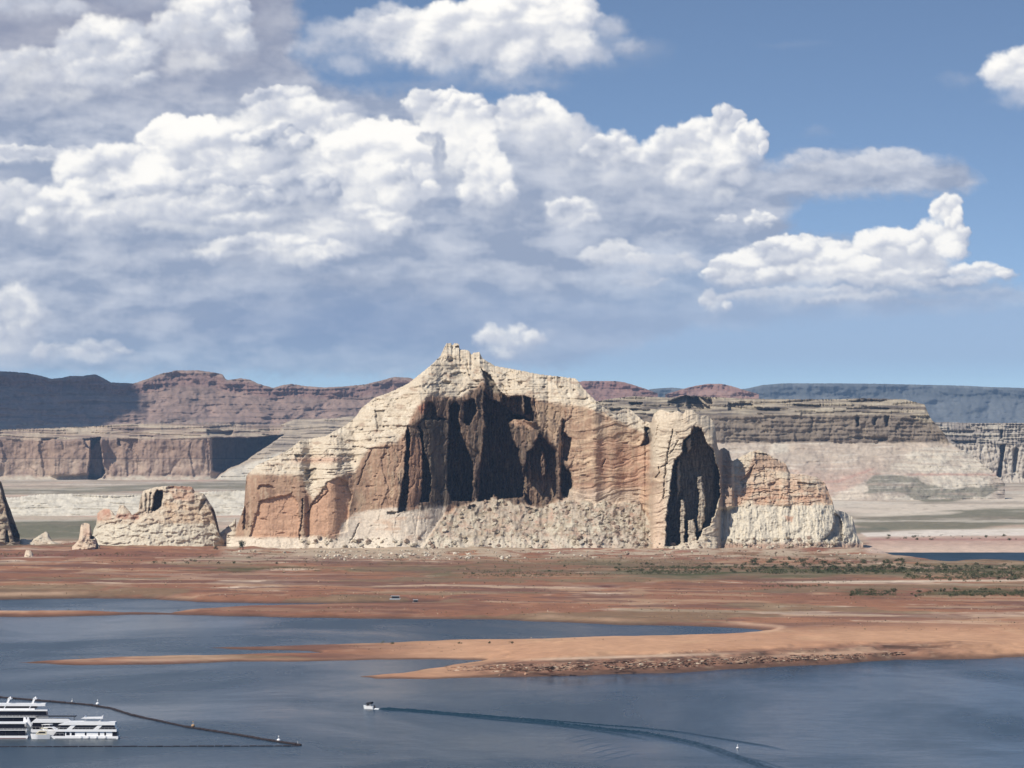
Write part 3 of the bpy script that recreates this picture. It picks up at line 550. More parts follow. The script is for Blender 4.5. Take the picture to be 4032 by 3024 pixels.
relief('rock_pinnacle', -150, 78, 2.4, [(-150, 2140), (-110, 2000), (-60, 1880), (-30, 1868), (0, 1893), (8, 1930), (20, 1968), (36, 2010), (52, 2050), (66, 2085), (75, 2122), (78, 2136)], 2140, 110, 3600.,
    small_fn((.36, .30, .22), None, [(Z5('0,940 40,1090 75,1190 112,1290 160,1420 110,1430 70,1300 48,1200 22,1090 0,1000 -10,960'), 20, .75), (Z5('45,1345 60,1345 75,1435 42,1435'), 6, .7)], [], .3), thick=50, rough=1.6,  # shade of the right side painted into the rock colour
    label='tall dark sided pinnacle cut off by the left edge', category='rock pinnacle')
relief('rock', 84, 140, 1.6, Z5('165,1590 182,1560 190,1520 200,1495 238,1498 250,1525 262,1560 280,1590'), 2205, 34, 3260., small_fn((.66, .55, .42), None, [], [], .3), thick=6, rough=.8, label='tiny pale rounded rock knob on the dark red bank, far left', category='rock')
relief('rock_ledge', -60, 330, 2.6, [(-60, 2140), (20, 2135), (90, 2122), (120, 2126), (140, 2118), (160, 2104), (176, 2094), (186, 2094), (192, 2110), (205, 2132), (240, 2140), (290, 2136), (330, 2150)], 2176, 36, 3620., small_fn((.55, .49, .39), None, [], [], .9), thick=25, rough=2.5, label='low broken ledge of grey white rock left of the short spire', category='rock ledge')
relief('rock_ledge', 846, 930, 2.6, [(846, 2120), (866, 2098), (900, 2070), (930, 2040)], 2160, 50, 3600., small_fn((.56, .50, .40), None, [], [], .9), thick=40, rough=3, label='pale slope of rubble between the small butte and the great butte', category='rock ledge')
# ---- white bench behind the dark flat
def bench_fn(U, V, t, mpp):
    n1 = fbm(U/60, V/26, 4, 521); n2 = fbm(U/18, V/9, 3, 523); st, sy = strata(U, V, 1., 530)
    c = np.zeros(U.shape+(3,), np.float32)+np.array((.54, .50, .42), np.float32)
    c = cmix(c, (.38, .34, .27), sst(.0, .4, st+.5*n1)*.65); c = cmix(c, (.62, .58, .49), sst(.1, .4, n2)*.5); c = cmix(c, (.20, .18, .14), sst(.35, .5, fbm(U/40, V/7, 3, 533))*.5)
    slope = 1.7+0*U
    return slope.astype(np.float32), 3.5*n1+.9*n2-2.5*sst(.15, .35, fbm(U/240, sy/12, 3, 531)), c, np.zeros(U.shape, np.int32)
relief('rock_bench', -620, 1000, 3.2, [(-90, 1962), (60, 1958), (160, 1946), (300, 1944), (420, 1950), (520, 1948), (700, 1942), (820, 1935), (1000, 1930)], [(-90, 2048), (500, 2048), (1000, 2060)], 60, 5000., bench_fn, ROCKF, thick=120, rough=3,
    label='long low bench of white rock beyond the dark flat, left', category='rock bench')
# ---- left cliffs
def lcliff_fn(U, V, t, mpp):
    n1 = fbm(U/60, V/50, 4, 541); n2 = fbm(U/20, V/18, 3, 543); st, sy = strata(U, V, .9, 550)
    wu = U+6*fbm(U/26, V/40, 3, 545); wv = V+4*fbm(U/30, V/20, 3, 547)
    def m(p, w=3): return sst(-w, w, sdf(wu, wv, p))
    spur = m([(790, 1960), (860, 1880), (905, 1838), (960, 1815), (1025, 1772), (1100, 1707), (1136, 1655), (1500, 1600), (1600, 1960)], 4)
    rim = sst(1738+8*n1, 1722+8*n1, V)*(1-spur)
    foot = sst(1868+12*n1, 1884+12*n1, V)
    wall = (1-rim)*(1-foot)*(1-spur)
    slope = 2.0*rim+.08*wall+1.5*foot+1.2*spur
    canyon = m([(835, 1725), (1000, 1725), (1115, 1712), (1090, 1730), (1020, 1778), (955, 1822), (900, 1845), (872, 1858), (838, 1850)], 3)
    slit = m([(358, 1725), (395, 1722), (400, 1770), (405, 1810), (412, 1862), (400, 1880), (366, 1895), (345, 1890), (352, 1830), (356, 1780)], 3)
    push = 6*n1*wall+1.6*n2-6*np.where(pn(U/260, sy/11, 551) > .1, 1, 0)*(rim+spur*.7)+150*canyon+75*slit-60*spur+3.5*fbm(wu/26, V/150, 4, 553, ridged=True)*wall+7*(worley(wu/48, V/140, 559)[2]-.5)*wall-26*sst(415, 400, U)*sst(190, 215, U)*wall
    rc, _ = None, None
    for p, d in ((Z5('640,640 760,640 700,720 660,700'), 20), (Z5('860,560 1030,570 1030,582 860,580'), 12), (Z5('1590,575 1790,580 1780,615 1600,610'), 20), (Z5('320,636 440,640 440,655 330,652'), 14), (Z5('1080,612 1180,620 1180,650 1090,640'), 10), (Z5('900,640 1060,640 1050,760 1000,720 910,690'), 14)):
        push = push+d*m(p, 2)
    c = np.zeros(U.shape+(3,), np.float32)+np.array((.28, .195, .15), np.float32)
    c = cmix(c, (.38, .27, .20), np.clip(.3+1.1*n1, 0, 1)*.7); c = cmix(c, (.19, .13, .11), sst(.1, .4, fbm(wu/14, V/90, 3, 555))*.6)
    low = sst(1806, 1810, V)*(1-spur); c = cmix(c, (.45, .35, .27), low*np.clip(.55+1.2*n1, 0, 1)*.8)
    c = cmix(c, (.42, .35, .26), rim*np.clip(.5+1.4*st, 0, 1)); c = cmix(c, (.15, .115, .10), rim*sst(-.05, -.35, st)*.7)
    c = cmix(c, (.40, .34, .26), spur*.85); c = cmix(c, (.20, .165, .14), spur*sst(0, .35, pn(U/150, sy/7, 557))*sst(1800, 1760, V)*.8)
    c = cmix(c, (.56, .51, .42), spur*sst(-6, 10, V-interp([(800, 1905), (900, 1850), (1020, 1810), (1100, 1780), (1400, 1760)], U))*.9)
    c = cmix(c, (.50, .46, .37), foot*np.clip(.7+n2, 0, 1)*.9)
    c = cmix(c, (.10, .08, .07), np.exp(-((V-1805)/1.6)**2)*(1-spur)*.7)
    return slope.astype(np.float32), push, c, np.zeros(U.shape, np.int32)
relief('sandstone_cliffs', -760, 1480, 3.4, [(-90, 1692), (0, 1691), (200, 1686), (380, 1678), (470, 1670), (640, 1668), (800, 1670), (1000, 1674), (1100, 1676), (1130, 1662), (1160, 1650), (1300, 1648), (1480, 1630)], [(-90, 1930), (600, 1924), (1480, 1920)], 120, 9300., lcliff_fn, ROCKF, thick=500, rough=2.2,
    label='long brown cliff line with a shaded canyon mouth, behind the white bench', category='cliffs')
# ---- right mesa
def rmesa_fn(U, V, t, mpp):
    n1 = fbm(U/80, V/50, 4, 561); n2 = fbm(U/20, V/12, 3, 563); st, sy = strata(U, V, 1., 570)
    wu = U+8*fbm(U/26, V/40, 3, 565); wv = V+4*fbm(U/30, V/20, 3, 567)
    def m(p, w=3): return sst(-w, w, sdf(wu, wv, p))
    cap = sst(1640, 1628, V+5*n1); wall = sst(1628, 1636, V+5*n1)*sst(1744, 1736, V); lowr = sst(1738, 1748, V)
    slope = 2.6*cap+.25*wall+1.9*lowr
    end = np.clip((U-3560)/400, 0, 1)
    push = 9*n1+2.5*n2-7*np.where(pn(U/300, sy/12, 571)+.2*n1 > .08, 1, 0)*(cap+wall*.35+.25*lowr)+42*end**2+2.5*fbm(wu/26, V/120, 3, 573, ridged=True)*wall+6*(worley(wu/60, V/70, 577)[2]-.5)*wall
    push = push+lowr*(5*fbm(U/120, V/90, 3, 575))-30*lowr*np.exp(-((U-3420)/150)**2)*sst(1780, 1960, V)
    for p, d in ((Z4('1485,310 1515,312 1515,395 1488,398'), 16), (Z4('1640,320 1665,320 1660,385 1640,380'), 12), (Z4('1735,300 1768,300 1765,395 1738,395'), 16), (Z3('660,200 790,200 780,225 680,230'), 22), (Z3('480,262 860,262 860,280 500,300'), 12), (Z3('1020,200 1180,130 1290,150 1340,200 1420,260 1340,290 1120,290 1100,220'), 34),
                 (Z4('10,140 100,125 220,160 240,235 140,250 20,240'), 34), (Z4('370,195 560,195 620,230 820,240 820,262 380,260'), 20), (Z4('950,200 1180,215 1150,232 940,222'), 12), (Z4('1420,180 1600,160 1760,170 1700,185 1480,215'), 14), (Z4('1400,235 1760,235 1760,250 1410,248'), 10), (Z4('950,262 1130,258 1130,270 960,272'), 10), (Z4('1400,484 1760,490 1760,520 1560,520 1420,495'), 8)):
        push = push+d*m(p, 2)
    c = np.zeros(U.shape+(3,), np.float32)+np.array((.185, .15, .12), np.float32)
    c = cmix(c, (.30, .245, .185), np.clip(.2+1.1*n1+.7*st, 0, 1)*.7); c = cmix(c, (.44, .38, .28), cap*np.clip(.35+1.6*st, 0, 1)*.9); c = cmix(c, (.10, .085, .08), cap*sst(0, -.35, st)*.7)
    c = cmix(c, (.42, .36, .26), m(Z6('720,450 850,450 850,520 720,500'), 5)*.7)
    c2 = np.zeros_like(c)+np.array((.44, .37, .30), np.float32); c2 = cmix(c2, (.42, .29, .235), sst(1800, 1900, V+30*n1)*sst(3560, 3380, U)*.75); c2 = cmix(c2, (.54, .49, .40), sst(-10, 10, sdf(wu, wv, pl('3260,1960 3330,1930 3440,1880 3560,1800 3600,1770 3700,1760 3900,1800 3900,2050 3240,2050')))*.75)
    c2 = cmix(c2, (.33, .27, .22), sst(.05, .4, n1+.4*st)*.5); c2 = cmix(c2, (.40, .235, .19), np.exp(-((wv-1868)/5)**2)*sst(3380, 3480, U)*.8); c2 = cmix(c2, (.40, .235, .19), np.exp(-((wv-interp([(3230, 1905), (3300, 1895), (3440, 1845)], U))/6)**2)*sst(3460, 3420, U)*.7)
    c2 = cmix(c2, (.52, .47, .39), m(Z4('760,530 880,530 900,620 720,640'), 8)*.8)
    sage = (.20, .185, .145)
    for s_ in ('3425,1884 3440,1870 3500,1866 3620,1880 3640,1900 3740,1926 3880,1914 3990,1902 3960,1925 3890,1946 3780,1972 3700,1985 3600,1970 3560,1945 3400,1944',): c2 = cmix(c2, sage, sst(-4, 6, sdf(wu+34*n1, wv+9*n1, pl(s_)))*.92)
    c2 = cmix(c2, (.36, .29, .235), sst(.1, .3, fbm(U/260, (V-.05*U)/13, 4, 579))*.6); c2 = cmix(c2, (.60, .55, .47), sst(.15, .4, fbm(U/200, (V+.04*U)/10, 4, 581))*.5); c2 = cmix(c2, (.30, .25, .21), sst(.1, .3, fbm(U/30, V/24, 4, 583)-.2)*.7)
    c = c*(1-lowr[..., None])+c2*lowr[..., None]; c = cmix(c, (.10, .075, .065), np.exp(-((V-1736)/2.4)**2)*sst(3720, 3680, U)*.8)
    return slope.astype(np.float32), push, c, np.zeros(U.shape, np.int32)
relief('sandstone_mesa', 2240, 3960, 3.4, [(2240, 1600), (2360, 1578), (2430, 1566), (2500, 1560), (2640, 1566), (2700, 1556), (2790, 1562), (2900, 1568), (3060, 1572), (3300, 1572), (3400, 1568), (3560, 1572), (3640, 1592), (3652, 1622), (3668, 1652), (3700, 1684), (3722, 1712), (3735, 1738), (3770, 1762), (3830, 1800), (3900, 1850), (3960, 1905)], [(2240, 2000), (3400, 2000), (3960, 1980)], 130, 6150., rmesa_fn, ROCKF, thick=700, rough=2.,
    label='long dark capped mesa with pale slopes, behind the great butte on the right', category='mesa')
def r2_fn(U, V, t, mpp):
    n1 = fbm(U/60, V/50, 4, 581); n2 = fbm(U/16, V/12, 3, 583); st, sy = strata(U, V, .8, 590); wu = U+5*n1; wv = V+3*n1
    def m(p, w=3): return sst(-w, w, sdf(wu, wv, p))
    top = sst(1760, 1745, V)
    slope = 1.2*top+.35*(1-top)+sst(1880, 1895, V)*1.2
    push = 9*n1+4*n2-8*np.where(st > .08, 1, 0)*top+7*fbm(wu/14, V/70, 3, 593, ridged=True)
    for p, d in ((Z6('1375,570 1395,570 1400,640 1380,640'), 30), (Z6('1375,690 1415,680 1410,740 1395,830 1385,935 1350,930 1368,840 1380,760'), 50), (Z6('1490,700 1520,720 1500,900 1480,900 1478,800'), 30), (Z6('1000,650 1200,655 1190,690 1060,690'), 20), (Z6('920,575 1180,575 1170,600 960,600'), 16)): push = push+d*m(p, 2)
    c = np.zeros(U.shape+(3,), np.float32)+np.array((.42, .37, .31), np.float32)
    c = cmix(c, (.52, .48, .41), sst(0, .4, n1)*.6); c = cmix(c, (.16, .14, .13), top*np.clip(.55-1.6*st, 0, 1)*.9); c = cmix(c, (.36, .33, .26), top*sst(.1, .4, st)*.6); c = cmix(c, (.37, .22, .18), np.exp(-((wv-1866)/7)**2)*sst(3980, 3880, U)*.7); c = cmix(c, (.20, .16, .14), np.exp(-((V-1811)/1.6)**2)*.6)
    return slope.astype(np.float32), push, c, np.zeros(U.shape, np.int32)
relief('sandstone_cliffs', 3600, 4820, 3.2, [(3600, 1665), (3720, 1662), (3850, 1666), (4140, 1664)], [(3600, 1925), (4140, 1915)], 90, 8600., r2_fn, ROCKF, thick=400, rough=1.8, label='farther banded cliffs with dark vertical clefts at the right edge', category='cliffs')
# ---- far ranges
def far_fn(base, seed, capc, sl=1.5, bands=1.):
    def fn(U, V, t, mpp):
        n1 = fbm(U/110, V/60, 4, seed); n2 = fbm(U/24, V/16, 4, seed+3); st, sy = strata(U, V, 1.2, seed+9)
        T = np.broadcast_to(t, U.shape)
        cap = sst(.72, .80, T)*sst(.97, .93, T)
        slope = sl*(1-.85*cap)+.3
        rid = fbm(U/70, V/160, 4, seed+13, ridged=True)
        push = mpp*(60*n1+9*n2-11*rid-8*np.where(pn(U/330, sy/14, seed+31)+.2*n1 > .12, 1, 0)*bands+9*fbm(U/14, V/60, 3, seed+15, ridged=True)*cap)
        c = np.zeros(U.shape+(3,), np.float32)+np.array(base, np.float32)
        c = cmix(c, np.array(base)*1.45, sst(-.1, .4, n1)*.6); c = cmix(c, np.array(base)*.55, sst(.1, .35, st+.4*n2)*.6*bands); c = cmix(c, capc, cap*.7); c = cmix(c, np.array(base)*.5, cap*sst(.1, .5, fbm(U/9, V/50, 3, seed+21))*.6)
        c = cmix(c, (.36, .33, .26), sst(.30, .10, T)*np.clip(.45+n2, 0, 1)*.7)
        return slope.astype(np.float32), push, c, np.zeros(U.shape, np.int32)
    return fn
relief('desert_hills', -820, 1800, 4., ov('-60,802 0,802 30,803 60,806 90,812 110,818 135,816 150,812 180,812 205,808 222,816 240,826 290,828 320,818 345,808 362,804 372,803 376,800 400,800 430,800 465,805 480,808 487,818 492,821 520,817 540,820 556,828 590,838 610,832 630,829 660,834 700,837 740,835 790,830 830,820 852,814 885,816 910,824 990,830'),
    [(-110, 1700), (1800, 1700)], 90, 12600., far_fn((.235, .165, .135), 601, (.20, .12, .105)), ROCKF, thick=900, rough=1.2, label='purple red desert hills on the skyline, left of the great butte', category='hills')
relief('desert_hill', 2230, 2590, 4., ov('1222,834 1240,826 1262,823 1300,823 1330,823 1350,826 1380,835 1400,842 1421,850'), 1600, 40, 12900., far_fn((.23, .14, .12), 641, (.2, .11, .1)), ROCKF, thick=500, rough=1, label='dark purple hill on the skyline just right of the great butte shoulder', category='hill')
relief('desert_hill', 2620, 2990, 4., ov('1437,852 1470,842 1490,836 1510,832 1530,829 1560,829 1580,834 1600,840 1640,852'), 1600, 40, 13400., far_fn((.28, .175, .145), 671, (.24, .14, .12)), ROCKF, thick=500, rough=1, label='reddish hill on the skyline above the rock tower', category='hill')
relief('distant_mesa', 2440, 4980, 4.5, ov('1339,860 1380,846 1410,840 1450,837 1500,842 1590,842 1620,838 1645,832 1690,828 1800,828 1900,829 1990,831 2080,833 2140,836 2212,838 2282,839'), 1700, 60, 23500., far_fn((.115, .12, .12), 701, (.075, .08, .08), 1.6, .5), ROCKF, thick=2000, rough=.9, label='blue flat topped mesa along the right skyline', category='mesa')  # low base colour stands in for cloud shade over the mesa
# ------------------------------------------------------------------ boulders, shrubs
def ico(sub=1):
    import bmesh
    bm = bmesh.new(); bmesh.ops.create_icosphere(bm, subdivisions=sub, radius=1); P = np.array([v.co[:] for v in bm.verts]); T = np.array([[v.index for v in f.verts] for f in bm.faces]); bm.free(); return P, T
IP, IT = ico(1); IP2, IT2 = ico(2)
def rock_shape(seed, P=IP):
    r = np.random.RandomState(seed); Q = P*(1+.22*r.randn(len(P), 1)); Q = Q*np.array([1, .8, .72]); k = r.randn(3); k /= np.linalg.norm(k)
    d = Q@k; Q = Q-np.clip(d-.45, 0, None)[:, None]*k; return Q
def join(shapes, locs, scales, rots, cols):
    Ps, Ts, Cs = [], [], []; n = 0
    for (P, T), l, s, a, c in zip(shapes, locs, scales, rots, cols):
        ca, sa = math.cos(a), math.sin(a); M = np.array([[ca, -sa, 0], [sa, ca, 0], [0, 0, 1]])
        Ps.append((P*s)@M.T+l); Ts.append(T+n); Cs.append(np.repeat(np.array(c)[None], len(P), 0)*1.); n += len(P)
    return np.concatenate(Ps), np.concatenate(Ts), np.concatenate(Cs)
R_ = np.random.RandomState(11)
BMATS = [rock_material('pale_boulder', 1.6, .2, .2), ]
def boulders():
    seg = BI['seg']; U, V, P = BI['U'], BI['V'], BI['P']
    ok = ((seg == 1) | ((V > 2118) & (U > 1180) & (U < 3300))) & (V < 2190)
    idx = np.argwhere(ok); pick = idx[R_.choice(len(idx), 2600, replace=False)]
    size = .3+R_.rand(2600)**5*2.3; order = np.argsort(-size); pick = pick[order]; size = size[order]
    protos = []
    tones = [(.46, .40, .31), (.38, .32, .235), (.27, .20, .15), (.50, .44, .345)]
    for k in range(8):
        Q = rock_shape(50+k, IP2 if k < 4 else IP); T = IT2 if k < 4 else IT; c = np.array(tones[k % 4])
        protos.append(mesh_np('boulder', Q, T, BMATS[0], {'col': np.repeat(c[None], len(Q), 0)}, smooth=False))
    n = 170
    for i in range(n):
        p = P[pick[i][0], pick[i][1]]; uu = U[pick[i][0], pick[i][1]]; vv = V[pick[i][0], pick[i][1]]
        place_ = ('below the left shoulder' if uu < 1700 else 'under the dark main alcove' if uu < 2250 else 'left of the rock tower' if uu < 2570 else 'at the foot of the rock tower' if uu < 2850 else 'at the foot of the white washed dome')
        k_ = R_.randint(8); o = link('boulder', protos[k_], label=('big' if size[i] > 1.4 else 'small')+(' pale' if k_ % 4 in (0, 3) else ' tan' if k_ % 4 == 1 else ' brown')+' boulder '+('high on' if vv < 2080 else 'low on')+' the rubble slope, '+place_, category='boulder', group='boulders on the rubble slope '+place_)
        o.location = p+np.array([0, -.2, size[i]*.25]); o.scale = (size[i]*1.1,)*3; o.rotation_euler = (R_.rand()*.5, R_.rand()*.5, R_.rand()*6)
    sh = [(rock_shape(90+k), IT) for k in range(8)]
    fu = np.concatenate([930+R_.rand(420)*2500, 1240+R_.rand(380)*500]); fv = 2168+R_.rand(800)**1.5*34; qf = ground(fu, fv, 3.); zf = land_z(qf[:, 0].astype(np.float32), qf[:, 1].astype(np.float32)); fs = .3+R_.rand(800)**3*1.6
    PP, TT, CC = join([sh[R_.randint(8)] for _ in range(800)], [np.array([a[0], a[1], b+.1]) for a, b in zip(ground(fu, fv, zf), zf)], fs, R_.rand(800)*6, [np.array(tones[R_.randint(4)])*(.8+.4*R_.rand()) for _ in range(800)])
    link('rubble', mesh_np('rubble', PP, TT, BMATS[0], {'col': CC}, smooth=False), kind='stuff', label='loose stones spread on the red ground at the foot of the butte', category='rubble')
    m = 1500
    PP, TT, CC = join([sh[R_.randint(8)] for _ in range(m)], [P[a, b] for a, b in pick[n:n+m]], size[n:n+m], R_.rand(m)*6, [np.array(tones[R_.randint(4)])*(.8+.4*R_.rand()) for _ in range(m)])
    link('rubble', mesh_np('rubble', PP, TT, BMATS[0], {'col': CC}, smooth=False), kind='stuff', label='small loose stones over the rubble slope', category='rubble')
    # scattered pale stones at the foot, on the flats
    def foot(us, vs, ss, lab, grp, tone):
        me = mesh_np('boulder', rock_shape(77, IP2), IT2, BMATS[0], {'col': np.repeat(np.array(tone)[None], len(IP2), 0)}, smooth=False)
        for u, v, s in zip(us, vs, ss):
            q = ground(u, v, 0.); z = float(land_z(np.array([q[0]]), np.array([q[1]]))[0]); q = ground(u, v, z); z = float(land_z(np.array([q[0]]), np.array([q[1]]))[0])
            if z < .35: continue
            o = link('boulder', me, label=lab, category='boulder', group=grp); o.location = (q[0], q[1], max(z, 0)+s*.3); o.scale = (s, s, s); o.rotation_euler = (0, 0, R_.rand()*6)
    foot(1250+R_.rand(46)*760, 2176+R_.rand(46)*30, .7+R_.rand(46)**2*1.6, 'pale block fallen on the red ground before the great butte', 'pale blocks at the foot of the great butte', (.62, .55, .44))
    bu = 1950+R_.rand(170)*1500; foot(bu, 2622-.03*(bu-2300)+R_.rand(170)*28-8, .25+R_.rand(170)**2*.75, 'brown stone on the rough near bank of the red flats', 'stones on the near bank', (.36, .22, .15))
boulders()
SHRUB = rock_material('shrub_leaves', 2., .35, 0, .8)
def bush_shape(seed, n=70):
    r = np.random.RandomState(seed); P = []; T = []
    cl = [(r.uniform(-.55, .55), r.uniform(-.55, .55), r.uniform(.3, .75), r.uniform(.3, .5)) for _ in range(6)]
    for k in range(n):
        cx, cy, cz, cr = cl[r.randint(6)]; d = r.randn(3); d /= np.linalg.norm(d); c = np.array([cx, cy, cz])+d*cr*r.uniform(.6, 1.05); c[2] = max(c[2], .05)
        a = r.randn(3); b = np.cross(a, r.randn(3)); a = a/np.linalg.norm(a)*.17; b = b/np.linalg.norm(b)*.15
        i = len(P); P += [c-a-b*.5, c+a-b*.5, c+b]; T.append((i, i+1, i+2))
    return np.array(P), np.array(T)
def shrubs():
    zones = [  # u0,u1,v0,v1,count,smin,smax
        (2950, 3560, 2206, 2262, 150, 1.4, 3.2), (2690, 2950, 2222, 2258, 26, 1.2, 2.4), (2420, 2700, 2220, 2262, 40, 1., 2.2), (3560, 4040, 2224, 2290, 70, 1.4, 3.0),
        (3350, 4040, 2322, 2350, 70, 1.2, 2.2), (1750, 2420, 2195, 2262, 110, .8, 1.8), (1200, 1750, 2196, 2232, 50, .9, 1.8), (600, 1150, 2186, 2222, 60, .9, 2.0), (2560, 3300, 2168, 2205, 60, .9, 1.7), (0, 560, 2180, 2192, 70, .8, 1.7), (3000, 3300, 2290, 2320, 30, .9, 1.6), (3480, 4000, 2128, 2112, 30, 1.2, 2.4), (1400, 2100, 2530, 2536, 8, .8, 1.3)]
    pts = []
    for zi, (u0, u1, v0, v1, n, s0, s1) in enumerate(zones):
        for _ in range(n): pts.append((R_.uniform(u0, u1), R_.uniform(v0, v1), R_.uniform(s0, s1)*(1 if v0 > 2150 else 1.2), zi))
    A = np.array(pts); q = ground(A[:, 0], A[:, 1], 3.)
    z = land_z(q[:, 0].astype(np.float32), q[:, 1].astype(np.float32)); dry = z > .3
    q = ground(A[:, 0], A[:, 1], z); A = A[dry]; q = q[dry]; z = z[dry]
    order = np.argsort(-A[:, 2]/q[:, 1]); A = A[order]; q = q[order]; z = z[order]
    greens = [(.075, .085, .040), (.060, .070, .030), (.10, .10, .055), (.13, .12, .07)]
    protos = []
    for k in range(8):
        P, T = bush_shape(200+k); protos.append(mesh_np('shrub', P, T, SHRUB, {'col': np.repeat(np.array(greens[k % 4])[None], len(P), 0)}, smooth=False))
    where = ['in the green belt between the rock tower and the blue inlet', 'in the green belt straight below the rock tower', 'in the thin green belt left of the rock tower foot', 'in the thicket in front of the far blue inlet',
             'in the lower green strip near the right edge', 'on the olive ground below the dark alcoves', 'on bare red ground below the left shoulder of the great butte', 'on red ground between the small butte and the great butte', 'close under the foot of the low red dome',
             'on the dark red bank at the far left', 'above the dry wash right of the middle', 'on the white sand beyond the blue inlet', 'on the far edge of the long orange spit']
    for i in range(min(290, len(A))):
        zi = int(A[i, 3]); sz = 'larger' if A[i, 2] > .5*(zones[zi][5]+zones[zi][6]) else 'small'
        o = link('shrub', protos[i % 8], label=sz+' dark shrub '+where[zi], category='shrub', group='shrubs '+where[zi])
        o.location = (q[i, 0], q[i, 1], z[i]-.15); o.scale = (A[i, 2]*1.15, A[i, 2]*1.15, A[i, 2]*.85); o.rotation_euler = (0, 0, R_.rand()*6)
    sh = [bush_shape(230+k, 24) for k in range(6)]
    rest = list(range(290, len(A)))
    # green thickets: too many to count
    ex = []
    for u0, u1, v0, v1, n, s0, s1 in ((2440, 3560, 2232, 2262, 1700, .8, 1.6), (3560, 4060, 2232, 2282, 1200, .8, 1.8), (3350, 4060, 2330, 2346, 900, .6, 1.3), (1820, 2440, 2250, 2272, 500, .6, 1.1), (2900, 3240, 2306, 2314, 160, .6, 1.1), (2200, 3500, 2190, 2230, 350, .5, 1.2), (850, 1250, 2236, 2246, 160, .5, 1.0)):
        for _ in range(n): ex.append((R_.uniform(u0, u1), R_.uniform(v0, v1), R_.uniform(s0, s1)))
    E = np.array([tuple(A[i][:3]) for i in rest]+ex); qe = ground(E[:, 0], E[:, 1], 3.); dens = fbm(qe[:, 0]/45, qe[:, 1]/70, 3, 801) > -.12
    ze = land_z(qe[:, 0].astype(np.float32), qe[:, 1].astype(np.float32)); k = dens & (ze > .3); E = E[k]; ze = ze[k]; qe = ground(E[:, 0], E[:, 1], ze)
    PP, TT, CC = join([sh[R_.randint(6)] for _ in E], [np.array([a[0], a[1], zz_-.1]) for a, zz_ in zip(qe, ze)], E[:, 2], R_.rand(len(E))*6, [np.array(greens[R_.randint(3)])*(.8+.5*R_.rand()) for _ in E])
    link('shrub_thicket', mesh_np('shrub_thicket', PP, TT, SHRUB, {'col': CC}, smooth=False), kind='stuff', label='green belts of low brush across the flats', category='brush')
shrubs()
def tufts():
    """dry tufts and cobbles all over the flats, too many to count"""
    n = 16000; u = R_.uniform(-60, 4090, n); v = 2170+430*R_.rand(n)**1.25; q = ground(u, v, 2.); X = q[:, 0].astype(np.float32); Y = q[:, 1].astype(np.float32)
    z = land_z(X, Y); k = (z > .4) & (fbm(X/60, Y/120, 4, 861) > -.05+.25*sst(2460, 2500, v)); q = ground(u[k], v[k], z[k]); z = z[k]; m = len(z); Yk = q[:, 1]
    s = (.16+.42*R_.rand(m)**2)*(Yk/2600.)
    base = np.array([(-1, 0, 0), (0, -.7, 0), (1, 0, 0), (0, .7, 0), (-.4, .1, .9), (.5, -.1, .75)]); T0 = np.array([(0, 1, 4), (1, 5, 4), (1, 2, 5), (2, 3, 5), (3, 4, 5), (3, 0, 4)])
    a = R_.rand(m)*6.28; ca, sa = np.cos(a)[:, None], np.sin(a)[:, None]; j = base[None]*(1+.35*R_.randn(m, 6, 1)); B = j*s[:, None, None]
    P = np.stack([B[..., 0]*ca-B[..., 1]*sa+q[:, :1], B[..., 0]*sa+B[..., 1]*ca+q[:, 1:2], np.abs(B[..., 2])+z[:, None]-.05], -1)
    tone = np.array([(.09, .08, .045), (.13, .075, .05), (.07, .07, .035), (.42, .32, .23), (.17, .13, .08)])[R_.randint(0, 5, m)]*(.7+.6*R_.rand(m, 1))
    link('dry_tufts', mesh_np('dry_tufts', P.reshape(-1, 3), (T0[None]+6*np.arange(m)[:, None, None]).reshape(-1, 3), SHRUB, {'col': np.repeat(tone, 6, 0)}, smooth=False), kind='stuff', label='dry tufts and cobbles dotted over the red flats', category='ground cover')
tufts()
def bank_stones():
    n = 5200; u = np.concatenate([R_.uniform(1750, 3560, 4300), R_.uniform(3560, 4060, 250), R_.uniform(330, 1200, 650)]); v = np.concatenate([2628-.033*(u[:4300]-2300)+R_.rand(4300)*46-20, 2588+R_.rand(250)*10, 2603+R_.rand(650)*14])
    q = ground(u, v, 1.5); X = q[:, 0].astype(np.float32); Y = q[:, 1].astype(np.float32); z = land_z(X, Y); k = (z > .15) & (fbm(X/14, Y/12, 3, 871) > -.15); q = ground(u[k], v[k], z[k]); z = z[k]; m = len(z)
    sh = [(rock_shape(120+i), IT) for i in range(8)]; s = .14+.55*R_.rand(m)**3+.12*R_.rand(m)
    tone = np.array([(.24, .13, .09), (.14, .08, .06), (.36, .24, .17), (.50, .40, .30), (.08, .05, .04)])[R_.choice(5, m, p=[.3, .25, .2, .1, .15])]
    PP, TT, CC = join([(sh[R_.randint(8)][0]*np.array([1.6, 1, .8]), IT) for _ in range(m)], [np.array([a[0], a[1], b]) for a, b in zip(q, z)], s, R_.rand(m)*.6-.3, tone)
    link('bank_stones', mesh_np('bank_stones', PP, TT, BMATS[0], {'col': CC}, smooth=False), kind='stuff', label='brown stones and slabs of the rough near bank', category='stones')
bank_stones()
BARK = plain('bark', (.12, .09, .07), .9, .1)
